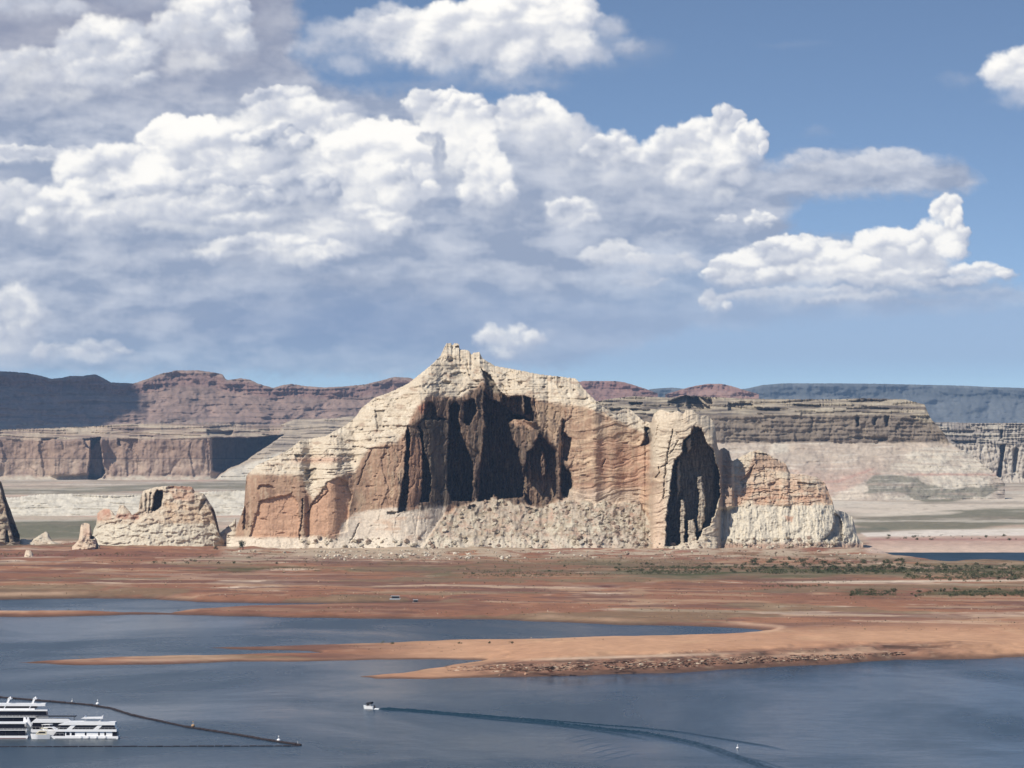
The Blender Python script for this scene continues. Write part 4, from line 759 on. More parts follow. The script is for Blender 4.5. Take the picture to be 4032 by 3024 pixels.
def tree(u, v, h, label):
    q = ground(u, v, 3.5); z = float(land_z(np.array([q[0]]), np.array([q[1]]))[0])
    root = link('desert_tree', None, label=label, category='tree', group='trees at the foot of the great butte'); root.location = (q[0], q[1], z)
    k = 8; P = []; Q = []
    for i, (zz_, r, ox) in enumerate(((-.3, .05, 0), (.2, .042, .01), (.45, .03, -.02), (.75, .012, .02))):
        for j in range(k): P.append(((ox+r*math.cos(j*6.283/k))*h, r*math.sin(j*6.283/k)*h, zz_*h))
        if i:
            for j in range(k): Q.append(((i-1)*k+j, (i-1)*k+(j+1) % k, i*k+(j+1) % k, i*k+j))
    link('trunk', mesh_np('trunk', P, Q, BARK), root)
    r = np.random.RandomState(int(u)); PP = []; T = []
    cl = [(r.uniform(-.28, .28), r.uniform(-.28, .28), r.uniform(.22, .85), r.uniform(.13, .22)) for _ in range(11)]
    for _ in range(700):
        cx, cy, cz, cr = cl[r.randint(11)]; d = r.randn(3); d /= np.linalg.norm(d); c = np.array([cx, cy, cz])+d*cr*r.uniform(.5, 1.05)
        a = r.randn(3); b = np.cross(a, r.randn(3)); a = a/np.linalg.norm(a)*.035; b = b/np.linalg.norm(b)*.03; i = len(PP); PP += [c-a-b*.5, c+a-b*.5, c+b]; T.append((i, i+1, i+2))
    PP = np.array(PP)*h; link('crown', mesh_np('crown', PP, T, SHRUB, {'col': np.repeat(np.array([(.045, .055, .028)]), len(PP), 0)}, smooth=False), root)
tree(956, 2172, 9.5, 'dark green tree, the taller, at the left foot of the great butte')
tree(851, 2166, 5.0, 'dark green tree, low and round, right of the small butte')
# ------------------------------------------------------------------ boats
WHITE = plain('white_gelcoat', (.87, .87, .88), .35, .4, .02); GLASS = plain('tinted_glass', (.012, .011, .018), .12, .5, .02); BLACK = plain('black_trim', (.02, .018, .022), .5); GREY = plain('grey_deck', (.42, .43, .44), .6)
CREAMP = plain('cream_canvas', (.72, .66, .50), .8, .2); TANP = plain('tan_canvas', (.42, .27, .15), .8, .2); RUST = plain('red_waterline', (.16, .05, .04), .5); TYRE = plain('weathered_float', (.035, .026, .028), .85, .2, .3, 1.5); STEEL = plain('steel', (.6, .6, .6), .3, .5)
def prism(pts, y0, y1, mat, name, parent, label=None, loc=None):
    """outline in x, z pushed through y"""
    n = len(pts); P = [(x, y0, z) for x, z in pts]+[(x, y1, z) for x, z in pts]
    me = bpy.data.meshes.new(name); me.from_pydata(P, [], [tuple(range(n)), tuple(range(2*n-1, n-1, -1))]+[(i+n, (i+1) % n+n, (i+1) % n, i) for i in range(n)])
    me.materials.append(mat); me.update()
    o = link(name, me, parent)
    if label: o['label'] = label
    return o
def box(x0, x1, z0, z1, y0, y1, mat, name, parent, label=None): return prism([(x0, z0), (x1, z0), (x1, z1), (x0, z1)], y0, y1, mat, name, parent, label)
def hull_mesh(L, B, H, name, mat, parent, sheer=.25, bow=.34, z0=-.35):
    """hull with a pointed raked bow towards -x"""
    S = 14; P = []; Q = []
    for i in range(S):
        t = i/(S-1); x = -L/2+L*t; w = B/2*min(1, (t/bow))**.55 if t < bow else B/2; w = max(w, .03); top = H*(1+sheer*(1-t)**2)
        rake = L*.07*(1-t)**3
        P += [(x+rake, -w*.72, z0), (x, -w, top), (x, w, top), (x+rake, w*.72, z0)]
        if i:
            a = (i-1)*4; b = i*4
            Q += [(a, b, b+1, a+1), (a+1, b+1, b+2, a+2), (a+2, b+2, b+3, a+3), (a+3, b+3, b, a)]
    Q += [(0, 1, 2, 3), ((S-1)*4+3, (S-1)*4+2, (S-1)*4+1, (S-1)*4)]
    o = link(name, mesh_np(name, P, Q, mat, smooth=False), parent); return o
def rail(x0, x1, y, z, h, parent, mat=None):
    n = max(2, int((x1-x0)/1.2)); P = []; Q = []
    def bx(a0, a1, c0, c1, r=.025):
        i = len(P); P.extend([(a0, y-r, c0), (a1, y-r, c0), (a1, y+r, c0), (a0, y+r, c0), (a0, y-r, c1), (a1, y-r, c1), (a1, y+r, c1), (a0, y+r, c1)])
        Q.extend([(i, i+1, i+5, i+4), (i+1, i+2, i+6, i+5), (i+2, i+3, i+7, i+6), (i+3, i, i+4, i+7), (i+4, i+5, i+6, i+7), (i+3, i+2, i+1, i)])
    bx(x0, x1, z+h-.03, z+h+.03)
    for k in range(n+1): xx = x0+(x1-x0)*k/n; bx(xx-.025, xx+.025, z, z+h-.03)
    link('railing', mesh_np('railing', P, Q, mat or STEEL, smooth=False), parent)
def place(root, u, v, yaw=0.):
    q = ground(u, v, 0.); root.location = (q[0], q[1], 0); root.rotation_euler = (0, 0, yaw)
def houseboat_tall(u, v, label, yaw):
    """two decks, dark window band between slanted pillars"""
    r = link('houseboat', None, label=label, category='houseboat', group='houseboats moored inside the floating boom'); B = 2.6
    prism([(-10.6, .55), (-9.6, -.3), (10.2, -.3), (10.9, .1), (10.9, .85), (-10.8, .9)], -B, B, WHITE, 'hull', r)
    box(-9.4, 10.3, -.34, .12, -B-.02, B+.02, BLACK, 'boot_stripe', r)
    cab = box(-6.2, 9.0, .85, 2.3, -B+.35, B-.35, WHITE, 'lower_cabin', r)
    box(9.0, 10.5, .85, 2.3, -B+.5, B-.5, GLASS, 'open_stern_shade', r)  # dark block standing for the shade inside the open stern
    prism([(-10.2, .9), (-6.2, .9), (-6.2, 2.3), (-9.0, 2.3)], -B+.42, B-.42, GLASS, 'forward_window', r)
    for x, w_, h in ((-5.3, 1.1, 1.0), (-3.6, 1.1, 1.0), (.4, .55, 1.), (4.7, .5, 1.0), (6.7, .55, 1.0)):
        f = box(x-w_/2, x+w_/2, 1.6-h/2, 1.6+h/2, -B+.31, -B+.37, GLASS, 'window', r)
    box(-9.4, 10.4, 2.3, 3.05, -B, B, WHITE, 'upper_deck', r)
    prism([(-8.8, 3.05), (10.2, 3.05), (9.6, 4.4), (-6.8, 4.4)], -B+.4, B-.4, GLASS, 'window_band', r)
    for xb in (-5.6, 3.0): prism([(xb-.2, 3.05), (xb+1.5, 3.05), (xb+2.9, 4.4), (xb+1.4, 4.4)], -B+.3, -B+.39, WHITE, 'slanted_pillar', r)
    for xb in (-5.6, 3.0): prism([(xb-.2, 3.05), (xb+1.5, 3.05), (xb+2.9, 4.4), (xb+1.4, 4.4)], B-.39, B-.3, WHITE, 'slanted_pillar', r)
    prism([(-8.6, 4.4), (9.9, 4.4), (9.9, 5.35), (5.4, 5.45), (4.8, 5.9), (4.3, 5.5), (-5.0, 5.5)], -B+.15, B-.15, WHITE, 'roof', r)
    prism([(-1.2, 6.45), (-.3, 6.4), (5.8, 6.4), (6.0, 7.7), (5.3, 6.9), (.3, 6.8), (0, 7.3), (-.1, 6.85)], -1.5, 1.5, WHITE, 'canopy', r)
    for x in (.2, 5.2):
        for y in (-1.35, 1.35): box(x-.05, x+.05, 5.5, 6.4, y-.05, y+.05, STEEL, 'canopy_post', r)
    for x in (-1.0, 1.3, 3.9, 6.8): box(x-.22, x+.22, .25, .95, -B-.28, -B-.02, WHITE, 'fender', r)
    rail(-10.4, -6.6, -B+.1, .9, .9, r); rail(-9.2, 10.2, -B+.05, 3.05, .5, r)
    place(r, u, v, yaw); return r
houseboat_tall(336, 2907, 'white two deck houseboat with slanted pillars, rightmost in the marina', -.03)
def houseboat_dark(u, v, L, label, yaw, variant=0):
    r = link('houseboat', None, label=label, category='houseboat', group='houseboats moored inside the floating boom'); B = 2.5; h = L/2
    prism([(-h, .2), (-h+.8, -.3), (h-.5, -.3), (h, .35), (h, .9), (-h, .9)], -B, B, WHITE, 'hull', r)
    box(-h+.6, h-.6, -.34, .18, -B-.02, B+.02, RUST if variant == 0 else BLACK, 'boot_stripe', r)
    box(-h+1, h-.8, .9, 2.6, -B+.3, B-.3, GLASS, 'lower_window_band', r)
    for k in range(5): box(-h+2+k*(L-5)/4, -h+2.15+k*(L-5)/4, .9, 2.6, -B+.26, -B+.31, BLACK, 'mullion', r)
    box(-h+.2, h-.3, 2.6, 2.85, -B, B, WHITE, 'middle_deck', r)
    prism([(-h+1.5, 2.85), (h-.8, 2.85), (h-1.2, 4.7), (-h+2.4, 4.7)], -B+.3, B-.3, GLASS, 'upper_window_band', r)
    box(-h+1.2, h-.6, 4.7, 5.15, -B, B, WHITE, 'roof_deck', r)
    rail(-h+.3, h-.4, -B+.05, 2.85, .4, r, WHITE)
    if variant == 0:
        prism([(-h+1, 6.1), (-h+8, 6.1), (-h+8.8, 6.9), (-h+3, 7.1)], -1.8, 1.8, WHITE, 'canopy', r)
        for x in (-h+1.8, -h+7.5):
            for y in (-1.6, 1.6): box(x-.06, x+.06, 5.15, 6.1, y-.06, y+.06, STEEL, 'canopy_post', r)
        prism([(h-1.8, 5.15), (h-.1, 3.9), (h+.6, 3.4), (h+.9, 4.2), (h+.3, 5.6), (h-.1, 6.6), (h-.5, 6.5), (h-.7, 5.7), (h-1.2, 6.7), (h-1.7, 6.5)], .4, 1.7, WHITE, 'water_slide', r)
    else:
        box(-h+2, h-5, 5.15, 5.6, -1.9, 1.9, WHITE, 'bulwark', r); box(-h+3, h-4.4, 5.6, 6.3, -1.7, 1.7, BLACK, 'roof_lounge', r); box(-h+2, h-1.4, 6.35, 7.2, -2, 2, WHITE, 'hard_top', r)
        for dx in (0, -8.5):
            for y in (-1.9, 1.9):
                prism([(h-7.2+dx, 4.9), (h-6.9+dx, 4.9), (h-4.9+dx, 9.2), (h-5.2+dx, 9.4)], y-.07, y+.07, WHITE, 'radar_arch', r)
            box(h-5.6+dx, h-4.4+dx, 8.6, 8.9, -1.9, 1.9, WHITE, 'arch_beam', r)
    place(r, u, v, yaw); return r
houseboat_dark(-22, 2906, 22., 'white houseboat with two black window bands, cut off by the left edge in front', .02, 0)
houseboat_dark(60, 2853, 23.5, 'white houseboat with a leaning white arch on its hard top, behind the others', .0, 1)
def houseboat_low(u, v, L, label):
    r = link('houseboat', None, label=label, category='houseboat', group='houseboats moored inside the floating boom'); B = 2.3; h = L/2
    prism([(-h, .2), (-h+.6, -.3), (h-.3, -.3), (h, .3), (h, .9), (-h, .9)], -B, B, WHITE, 'hull', r)
    box(-h+.5, h-1, .9, 3.1, -B+.3, B-.3, GLASS, 'window_band', r)
    prism([(-h, 3.1), (h-.4, 3.1), (h, 3.5), (h-1.2, 4.3), (-h+1.5, 4.4)], -B, B, WHITE, 'roof', r)
    box(-h+1.5, h+1.2, 5.0, 5.25, -B+.5, B-.5, BLACK, 'sun_shade', r)
    for x in (-h+2, h+.6):
        for y in (-1.6, 1.6): box(x-.06, x+.06, 4.3 if x < 0 else 3.6, 5.0, y-.06, y+.06, BLACK, 'shade_post', r)
    rail(-h+.3, h-.4, -B+.05, .9, .8, r)
    place(r, u, v, .02)
houseboat_low(205, 2881, 13.5, 'lower houseboat with a flat white roof under a black sun shade, in the middle')
def cruiser(u, v, L, label, deckmat, yaw, grp=None):
    r = link('cabin_cruiser', None, label=label, category='motorboat'); 
    hull_mesh(L, 2.7, 1.3, 'hull', WHITE, r)
    prism([(-L*.22, 1.5), (L*.34, 1.35), (L*.34, 2.2), (L*.28, 2.5), (-L*.02, 2.6), (-L*.14, 2.15)], -1.05, 1.05, deckmat, 'cabin', r)
    prism([(-L*.16, 1.85), (L*.28, 1.8), (L*.26, 2.25), (-L*.03, 2.35)], -1.09, 1.09, GLASS, 'cabin_window', r)
    prism([(L*.02, 3.3), (L*.40, 3.2), (L*.38, 3.35), (L*.05, 3.5)], -1.1, 1.1, deckmat, 'bimini_top', r)
    for x in (L*.06, L*.36):
        for y in (-1, 1): box(x-.04, x+.04, 2.3 if x < L*.2 else 1.4, 3.3, y-.04, y+.04, STEEL, 'bimini_post', r)
    rail(-L*.42, -L*.12, 0, 1.5, .5, r); place(r, u, v, yaw)
cruiser(205, 2893, 8.5, 'white cabin cruiser with a rounded bow, between the two front houseboats', WHITE, math.pi-.35)
cruiser(158, 2909, 6.2, 'small cream and tan motorboat beside the black windowed houseboat', CREAMP, .12)
# motorboat under way
def motorboat():
    r = link('motorboat', None, label='small white motorboat with a dark canopy, heading left with a long wake', category='motorboat')
    hull_mesh(4.6, 1.9, .95, 'hull', WHITE, r, .35)
    prism([(-.9, 1.0), (.1, 1.0), (-.35, 1.55), (-.5, 1.55)], -.7, .7, GLASS, 'windscreen', r)
    prism([(-.8, 1.85), (-.1, 2.35), (1.5, 2.55), (1.35, 2.15), (.9, 1.65), (0, 1.6)], -.85, .85, BLACK, 'canopy', r)
    for x in (-.4, 1.1):
        for y in (-.8, .8): box(x-.035, x+.035, .9, 1.9, y-.035, y+.035, STEEL, 'canopy_post', r)
    for x in (-.1, .9): box(x-.3, x+.3, .75, 1.25, -.5, .5, GREY, 'seat', r)
    prism([(2.25, -.2), (2.65, -.2), (2.75, 1.05), (2.6, 1.35), (2.25, 1.3)], -.2, .2, BLACK, 'outboard_motor', r)
    place(r, 1452, 2791, math.radians(-32)); return r
motorboat()
# ------------------------------------------------------------------ floating boom, buoys
def tube_seg(L, r, k=8):
    P = []; Q = []
    xs = [(-L/2, r*.55), (-L/2+.15, r), (L/2-.15, r), (L/2, r*.55)]
    for i, (x, rr) in enumerate(xs):
        for j in range(k): P.append((x, rr*math.cos(6.283*j/k), rr*math.sin(6.283*j/k)))
        if i: Q += [((i-1)*k+j, i*k+j, i*k+(j+1) % k, (i-1)*k+(j+1) % k) for j in range(k)]
    return P, Q
def boom(name_label, pts, r, L):
    root = link('floating_boom', None, label=name_label, category='floating boom'); q0 = ground(pts[0][0], pts[0][1], 0.); root.location = q0
    W = np.array([ground(u, v, 0.) for u, v in pts]); seg = np.hypot(*(np.diff(W[:, :2], axis=0).T)); cum = np.concatenate([[0], np.cumsum(seg)])
    P, Q = tube_seg(L*.94, r); me = mesh_np('float', P, Q, TYRE); n = int(cum[-1]/L); nm = min(n, 300)
    for k in range(nm):
        s = (k+.5)*cum[-1]/nm; x = np.interp(s, cum, W[:, 0]); y = np.interp(s, cum, W[:, 1]); x2 = np.interp(s+.5, cum, W[:, 0]); y2 = np.interp(s+.5, cum, W[:, 1]); x1 = np.interp(s-.5, cum, W[:, 0]); y1 = np.interp(s-.5, cum, W[:, 1])
        o = link('float', me, root); o.location = (x-q0[0]+R_.uniform(-.12, .12), y-q0[1]+R_.uniform(-.25, .25), r*.35+R_.uniform(-.06, .08)); o.rotation_euler = (0, R_.uniform(-.02, .02), math.atan2(y2-y1, x2-x1)+R_.uniform(-.04, .04))
        sc = cum[-1]/nm/L; o.scale = (sc, R_.uniform(.85, 1.2), R_.uniform(.85, 1.15))
boom('dark floating boom curving down to its tip, behind the houseboats', [(-160, 2742), (0, 2747), (141, 2759), (260, 2769), (353, 2777), (435, 2790), (520, 2817), (589, 2832), (734, 2864), (933, 2895), (1091, 2922), (1186, 2936)], .42, 3.2)
boom('thin straight floating boom in front of the houseboats', [(-160, 2941), (200, 2941), (500, 2940), (900, 2939), (1180, 2938)], .20, 2.6)
def buoy(u, v, s, label, mat, dark=False):
    root = link('marker_buoy', None, label=label, category='buoy'); 
    P, T = IP2.copy(), IT2; P = P*np.array([.5, .5, .42])*s; P[:, 2] += .35*s
    link('float', mesh_np('float', P, T, mat), root)
    box(-.05*s, .05*s, .6*s, 1.25*s, -.05*s, .05*s, BLACK if dark else STEEL, 'mast', root); box(-.13*s, .13*s, 1.25*s, 1.5*s, -.13*s, .13*s, mat, 'lamp', root)
    q = ground(u, v, 0.); root.location = (q[0], q[1], .0 if not dark else .05)
buoy(284, 2766, 1.0, 'grey white buoy on the far boom, nearest the left edge', GREY); buoy(384, 2776, 1.3, 'white buoy at the bend of the far boom', WHITE)
buoy(760, 2863, 1.3, 'tan buoy halfway down the far boom', TANP); buoy(1097, 2920, 1.25, 'bright white buoy near the tip of the boom', WHITE); buoy(1172, 2932, .7, 'small grey buoy at the very tip of the boom', GREY)
buoy(2904, 2949, .9, 'lone small white marker buoy in open water between the wake lines', WHITE)
# ---- beached craft on the far shore
def beached(u, v, L, label):
    r = link('beached_barge', None, label=label, category='boat'); q = ground(u, v, 1.2); z = float(land_z(np.array([q[0]]), np.array([q[1]]))[0])
    prism([(-L/2, 0), (L/2-.6, 0), (L/2, .8), (-L/2, .8)], -1.6, 1.6, GREY, 'hull', r); box(-L*.3, L*.35, .8, 2.0, -1.3, 1.3, BLACK, 'cabin', r); box(-L*.42, L*.42, 2.0, 2.3, -1.6, 1.6, GREY, 'roof', r)
    q = ground(u, v, max(z, .1)); r.location = (q[0], q[1], max(z, .0)); r.rotation_euler = (0, 0, .05)
beached(1556, 2361, 6.5, 'grey barge with a flat roof drawn up on the far shore of the lagoon'); beached(1636, 2376, 3.6, 'small white craft at the right end of the lagoon')
# ---- wake
def wake():
    def P1(s): return [(1300+a/1.2289, 2650+b/1.2289) for a, b in pl(s)]
    lines = [(P1('215,172 250,176 400,184 600,201 750,212 900,226 1050,243 1200,259 1350,277 1500,291 1620,312 1750,340 1850,368 1950,405 2050,440 2150,480 2300,560'), 1.6, 5.0, .8), (P1('600,199 800,212 1000,226 1150,238 1300,251 1500,266 1700,287 1900,320 2100,352 2260,385'), .5, 2.6, .34), (P1('350,184 600,206 800,228 1000,245 1200,268 1350,290 1500,316 1620,342'), .6, 3.0, .34),
             (P1('1850,372 1950,396 2100,430 2300,500'), .5, 2., .2)]
    root = link('boat_wake', None, label='long dark wake trailing right and nearer from the motorboat', category='wake')
    for pts, w0, w1, h in lines:
        W = np.array([ground(u, v, 0.)[:2] for u, v in pts]); seg = np.hypot(*(np.diff(W, axis=0).T)); cum = np.concatenate([[0], np.cumsum(seg)])
        n = int(cum[-1]/.8); s = np.linspace(0, cum[-1], n); C = np.stack([np.interp(s, cum, W[:, 0]), np.interp(s, cum, W[:, 1])], 1)
        for _ in range(6): C[1:-1] = (C[:-2]+2*C[1:-1]+C[2:])/4
        T = np.gradient(C, axis=0); T /= np.linalg.norm(T, axis=1, keepdims=True)+1e-9; Nn = np.stack([-T[:, 1], T[:, 0]], 1)
        fr = s/cum[-1]; k = 25; a = np.linspace(-1, 1, k); wd = lerp(w0, w1, fr)[:, None]
        off = a[None]*wd; X = C[:, :1]+Nn[:, :1]*off; Y = C[:, 1:]+Nn[:, 1:]*off
        env = np.cos(a*math.pi/2)[None]**1.2*(sst(0, .02, fr)*sst(1, .75, fr)**.8)[:, None]
        Z = -.03+h*env*(.55+.45*np.cos(a*math.pi*3.0)[None]+.35*pn(X/1.3, Y/1.1, 851)+.2*pn(X/.5, Y/.5, 853))
        link('wave', mesh_np('wave', np.stack([X, Y, Z], -1).reshape(-1, 3), gridq(n, k), WATER), root)
    for k_ in range(7):                                     # old ripples from the turn, seen as short arcs
        cx, cy = ground(2270+k_*26, 2900+k_*14, 0.)[:2]; n = 60; a = np.linspace(-.9, .9, n); rr = 16+k_*1.5
        C = np.stack([cx+rr*np.sin(a)*.55+4*a*a, cy+rr*1.6*np.sin(a)], 1); b_ = np.linspace(-1, 1, 7)
        X = C[:, :1]+b_[None]*.8; Y = np.repeat(C[:, 1:], 7, 1)+b_[None]*.5; Z = -.02+.13*np.cos(b_*1.57)[None]*np.cos(a*1.7)[:, None]**2
        link('ripple', mesh_np('ripple', np.stack([X, Y, Z], -1).reshape(-1, 3), gridq(n, 7), WATER), root)
    m, n_, o = newmat('foam'); b = N(n_, 'ShaderNodeBsdfPrincipled'); b.inputs['Base Color'].default_value = (.75, .78, .8, 1); b.inputs['Roughness'].default_value = .9; n_.links.new(b.outputs[0], o.inputs[0])
    P = []; T = []
    for _ in range(900):
        t = R_.rand()**1.6; u = 1478+t*95; q = ground(u, 2792.5+t*2, 0.); s = .14+.22*R_.rand(); i = len(P); x = q[0]; y = q[1]+R_.uniform(-.9, .9)
        P += [(x-s*2, y-s, .03), (x+s*2, y-s, .03), (x, y+s, .06+.28*R_.rand()*(1-t)), (x, y-s*1.4, .02)]; T += [(i, i+1, i+2), (i, i+3, i+1)]
    link('foam', mesh_np('foam', P, T, m, smooth=False), root, kind='stuff')
wake()
# ------------------------------------------------------------------ cumulus field of the north sky
def cloud_field(U, V):
    """cover (0..1) and radiance of the clouds over a grid of directions (U, V in 1/16000 of a radian)"""
    K = 1.8228
    X = U/K; Y = V/K
    sh = X.shape
    wx = 15*fbm(X/60, Y/60, 3, 3)+5.5*fbm(X/15, Y/15, 2, 31); wy = 12*fbm(X/60+9, Y/60, 3, 5)+4.5*fbm(X/15, Y/15, 2, 33)
    ux = 26*fbm(X/130, Y/70, 3, 3); uy = 14*fbm(X/130+9, Y/70, 3, 5)
    nf = fbm(X/26, Y/20, 4, 41); ng = fbm(X/150, Y/60, 4, 51)
    def bil(x, y): return -np.abs(pn(x/70, y/52, 61))*1.-.6*np.abs(pn(x/31+3, y/25, 63))-.35*np.abs(pn(x/14+3, y/12, 65))
    wX = X+ux*.8; wY = Y+uy*.8
    rel = bil(wX, wY)-bil(wX-8, wY-9)                       # small billows catch the light from upper left
    big = fbm(X/95+ux/160, Y/60+uy/90, 3, 81)
    LIT = s2l(249, 246, 240); MID = s2l(199, 202, 211); SHD = s2l(147, 157, 178); BRN = s2l(136, 136, 154)
    col = np.zeros(sh+(3,), np.float32); al = np.zeros(sh, np.float32)
    def over(c, a):
        nonlocal col, al
        col[:] = col*(1-a[..., None])+c*a[..., None]
        al[:] = al+(1-al)*a
    # grey-blue deck behind the towers
    deck = pl('-400,-60 640,-60 660,40 640,120 700,185 860,200 1010,205 1090,225 1200,235 1300,300 1400,330 1560,330 1660,350 1740,335 1950,325 2080,350 2120,400 2090,425 1900,425 1720,440 1700,500 1880,520 2050,600 2260,630 2700,640 2700,700 2212,670 1800,690 1500,715 1200,800 850,815 -400,815')
    d = sdf(X+ux, Y+uy, deck)
    a = sst(-14, 26, d+12*nf)*(.93-.38*sst(690, 850, Y)) * lerp(1, .62, sst(1150, 1650, X+90*ng)*sst(480, 620, Y))
    base = cmix(np.zeros(sh+(3,), np.float32)+SHD, MID, np.clip(.36+.9*ng+1.0*fbm(X/130+ux/160, Y/48+uy/70, 4, 83)+.18*rel+.14*nf, 0, 1))
    base = cmix(base, BRN, .6*sst(330, 40, Y)*sst(900, 500, X))
    base = cmix(base, s2l(122, 142, 176), .75*np.exp(-((X-780)/380)**2-((Y-700)/85)**2))
    over(base, a)
    over(np.zeros(sh+(3,), np.float32)+s2l(156, 172, 198), .55*sst(600, 680, Y-30*ng)*sst(700, 1300, X)*sst(835, 760, Y))
    rs = random.Random(5)
    def puff(cx, cy, rx, ry, hi=1., lo=.25, soft=.3, op=1., seedn=0):
        m = 1.45
        if hi > .78: lo = lo-.30
        js = np.where((X[0] > cx-rx*m-40) & (X[0] < cx+rx*m+40))[0]; ii = np.where((Y[:, 0] > cy-ry*m-34) & (Y[:, 0] < cy+ry*m+34))[0]
        if len(js) < 2 or len(ii) < 2: return
        s = np.s_[ii[0]:ii[-1]+1, js[0]:js[-1]+1]
        x = (X[s]+wx[s]-cx)/rx; y = (Y[s]+wy[s]-cy)/ry
        q = x*x+y*y
        h = 1-q+.30*nf[s]
        edge = soft*(1.6+2.0*sst(-.3, .9, y)+1.2*np.clip(big[s]+.25*nf[s], 0, 1))                  # bases melt away, tops stay crisp
        a = sst(0, edge, h)*op
        nz = np.sqrt(np.clip(1-q, 0, 1))
        l = -.52*x-.80*y+.40*nz+.05*nf[s]+.20*rel[s]+.75*big[s]-.10
        t = np.clip(lerp(lo, hi, np.clip(.30+.74*l, 0, 1)), 0, 1)
        c = cmix(np.zeros(t.shape+(3,), np.float32)+SHD, MID, sst(0, .5, t)); c = cmix(c, LIT, sst(.45, .9, t))
        a3 = a[..., None]
        col[s] = col[s]*(1-a3)+c*a3; al[s] = al[s]+(1-al[s])*a
    def heap(cx, cy, rx, ry, hi=1., lo=.3, soft=.3, op=1., n=6):
        if hi > .6: rx *= 1.09; ry *= 1.09
        puff(cx, cy, rx, ry, hi*.96, lo, soft, op)
        if n: n += 1
        for k in range(n):
            t = math.pi*(1.06+.9*k/max(1, n-1)) if n > 1 else 4.7
            t += rs.uniform(-.2, .2)
            r = rs.uniform(.34, .54)
            puff(cx+math.cos(t)*rx*.66, cy+math.sin(t)*ry*.62, rx*r, ry*r*1.05, hi*rs.uniform(.93, 1.04), lo+.04, soft*.7, op*.95)
        for k in range(n//2):
            puff(cx+rs.uniform(-.45, .45)*rx, cy+rs.uniform(-.1, .5)*ry, rx*.36, ry*.34, hi*rs.uniform(.84, 1.0), lo+.25, .8, op*.55)
    S = 3.0
    # top left group
    for a_ in ((75, 30, 120, 44, .62, .2, .9, .9, 3), (300, 20, 120, 45, .36, .05, 1.2, .8, 0), (395, 25, 70, 60, .2, 0, .9, .8, 0), (90, 178, 160, 74, .86, .42, 1., 1, 5),
               (225, 124, 104, 76, .9, .4, .7, 1, 5), (250, 175, 95, 50, .84, .4, .9, .9, 3), (435, 96, 118, 98, .88, .45, .8, 1, 5), (480, 40, 62, 48, .86, .45, .6, 1, 4),
               (600, 70, 70, 90, .3, .1, 1.3, .75, 0), (50, 262, 90, 28, .2, 0, 1.4, .7, 0), (560, 190, 130, 34, .2, .1, 1.6, .6, 0)): heap(*a_)
    # top centre cloud
    for a_ in ((760, 120, 150, 80, .5, .2, 1.1, .85, 3), (850, 70, 110, 60, .66, .3, 1., .85, 4), (1290, 105, 105, 75, .42, .15, 1.0, .85, 3), (1390, 115, 80, 40, .25, .1, 1.2, .65, 0), (900, 90, 110, 65, .86, .45, .7, 1, 5),
               (1010, 130, 130, 80, .86, .3, .8, 1, 4), (1140, 110, 140, 95, .93, .42, .6, 1, 5), (1030, 62, 120, 62, 1, .6, .5, 1, 6), (1170, 40, 120, 70, 1.05, .6, .5, 1, 6),
               (950, 188, 140, 26, .22, .0, 1.2, .75, 0), (1130, 188, 130, 24, .4, .25, 1.3, .8, 0), (850, 195, 120, 22, .2, .05, 1.3, .6, 0)): heap(*a_)
    # back row of the long bank
    for a_ in ((610, 225, 80, 38, .84, .45, .6, .9, 5), (640, 280, 150, 66, .9, .5, .7, .9, 5), (480, 250, 140, 30, .5, .35, 1.2, .7, 0), (240, 240, 160, 22, .5, .3, 1.3, .6, 0),
               (60, 345, 130, 24, .84, .5, .8, .9, 4), (210, 340, 90, 26, .82, .4, .8, .9, 3), (30, 385, 90, 24, .3, .1, 1, .8, 0), (1155, 275, 88, 66, .96, .45, .55, 1, 6),
               (1210, 330, 80, 90, .74, .25, .9, 1, 3), (1322, 340, 66, 50, .9, .4, .6, 1, 5), (1300, 410, 120, 60, .5, .2, 1.1, .9, 0), (1400, 395, 110, 70, .66, .3, 1, .95, 2),
               (1500, 345, 120, 80, .94, .45, .5, 1, 7), (1572, 275, 40, 48, .9, .5, .5, 1, 4), (1622, 325, 34, 55, .92, .4, .5, 1, 4), (1540, 400, 90, 62, .9, .35, .8, 1, 3),
               (1238, 470, 60, 42, .95, .45, .8, 1, 5), (1400, 450, 150, 26, .3, .1, 1.2, .7, 0)): heap(*a_)
    # middle of the bank
    for a_ in ((985, 320, 92, 100, 1.05, .75, .5, 1, 7), (1055, 420, 62, 88, .96, .5, .55, 1, 4), (940, 235, 60, 42, .94, .5, .5, 1, 4), (1010, 245, 60, 40, .94, .5, .5, 1, 4),
               (1120, 470, 90, 60, .3, .1, 1.3, .8, 0), (930, 400, 50, 90, .42, .15, .7, .9, 0), (700, 400, 200, 110, .9, .5, .8, 1, 4), (825, 340, 128, 70, 1.08, .78, .45, 1, 7),
               (880, 420, 72, 74, .96, .4, .5, 1, 4), (770, 440, 130, 85, .9, .5, .8, 1, 3), (720, 500, 190, 66, .93, .42, .7, 1, 5), (600, 550, 160, 44, .95, .4, .7, 1, 5),
               (800, 612, 260, 26, .12, -.1, 1.2, .85, 0)): heap(*a_)
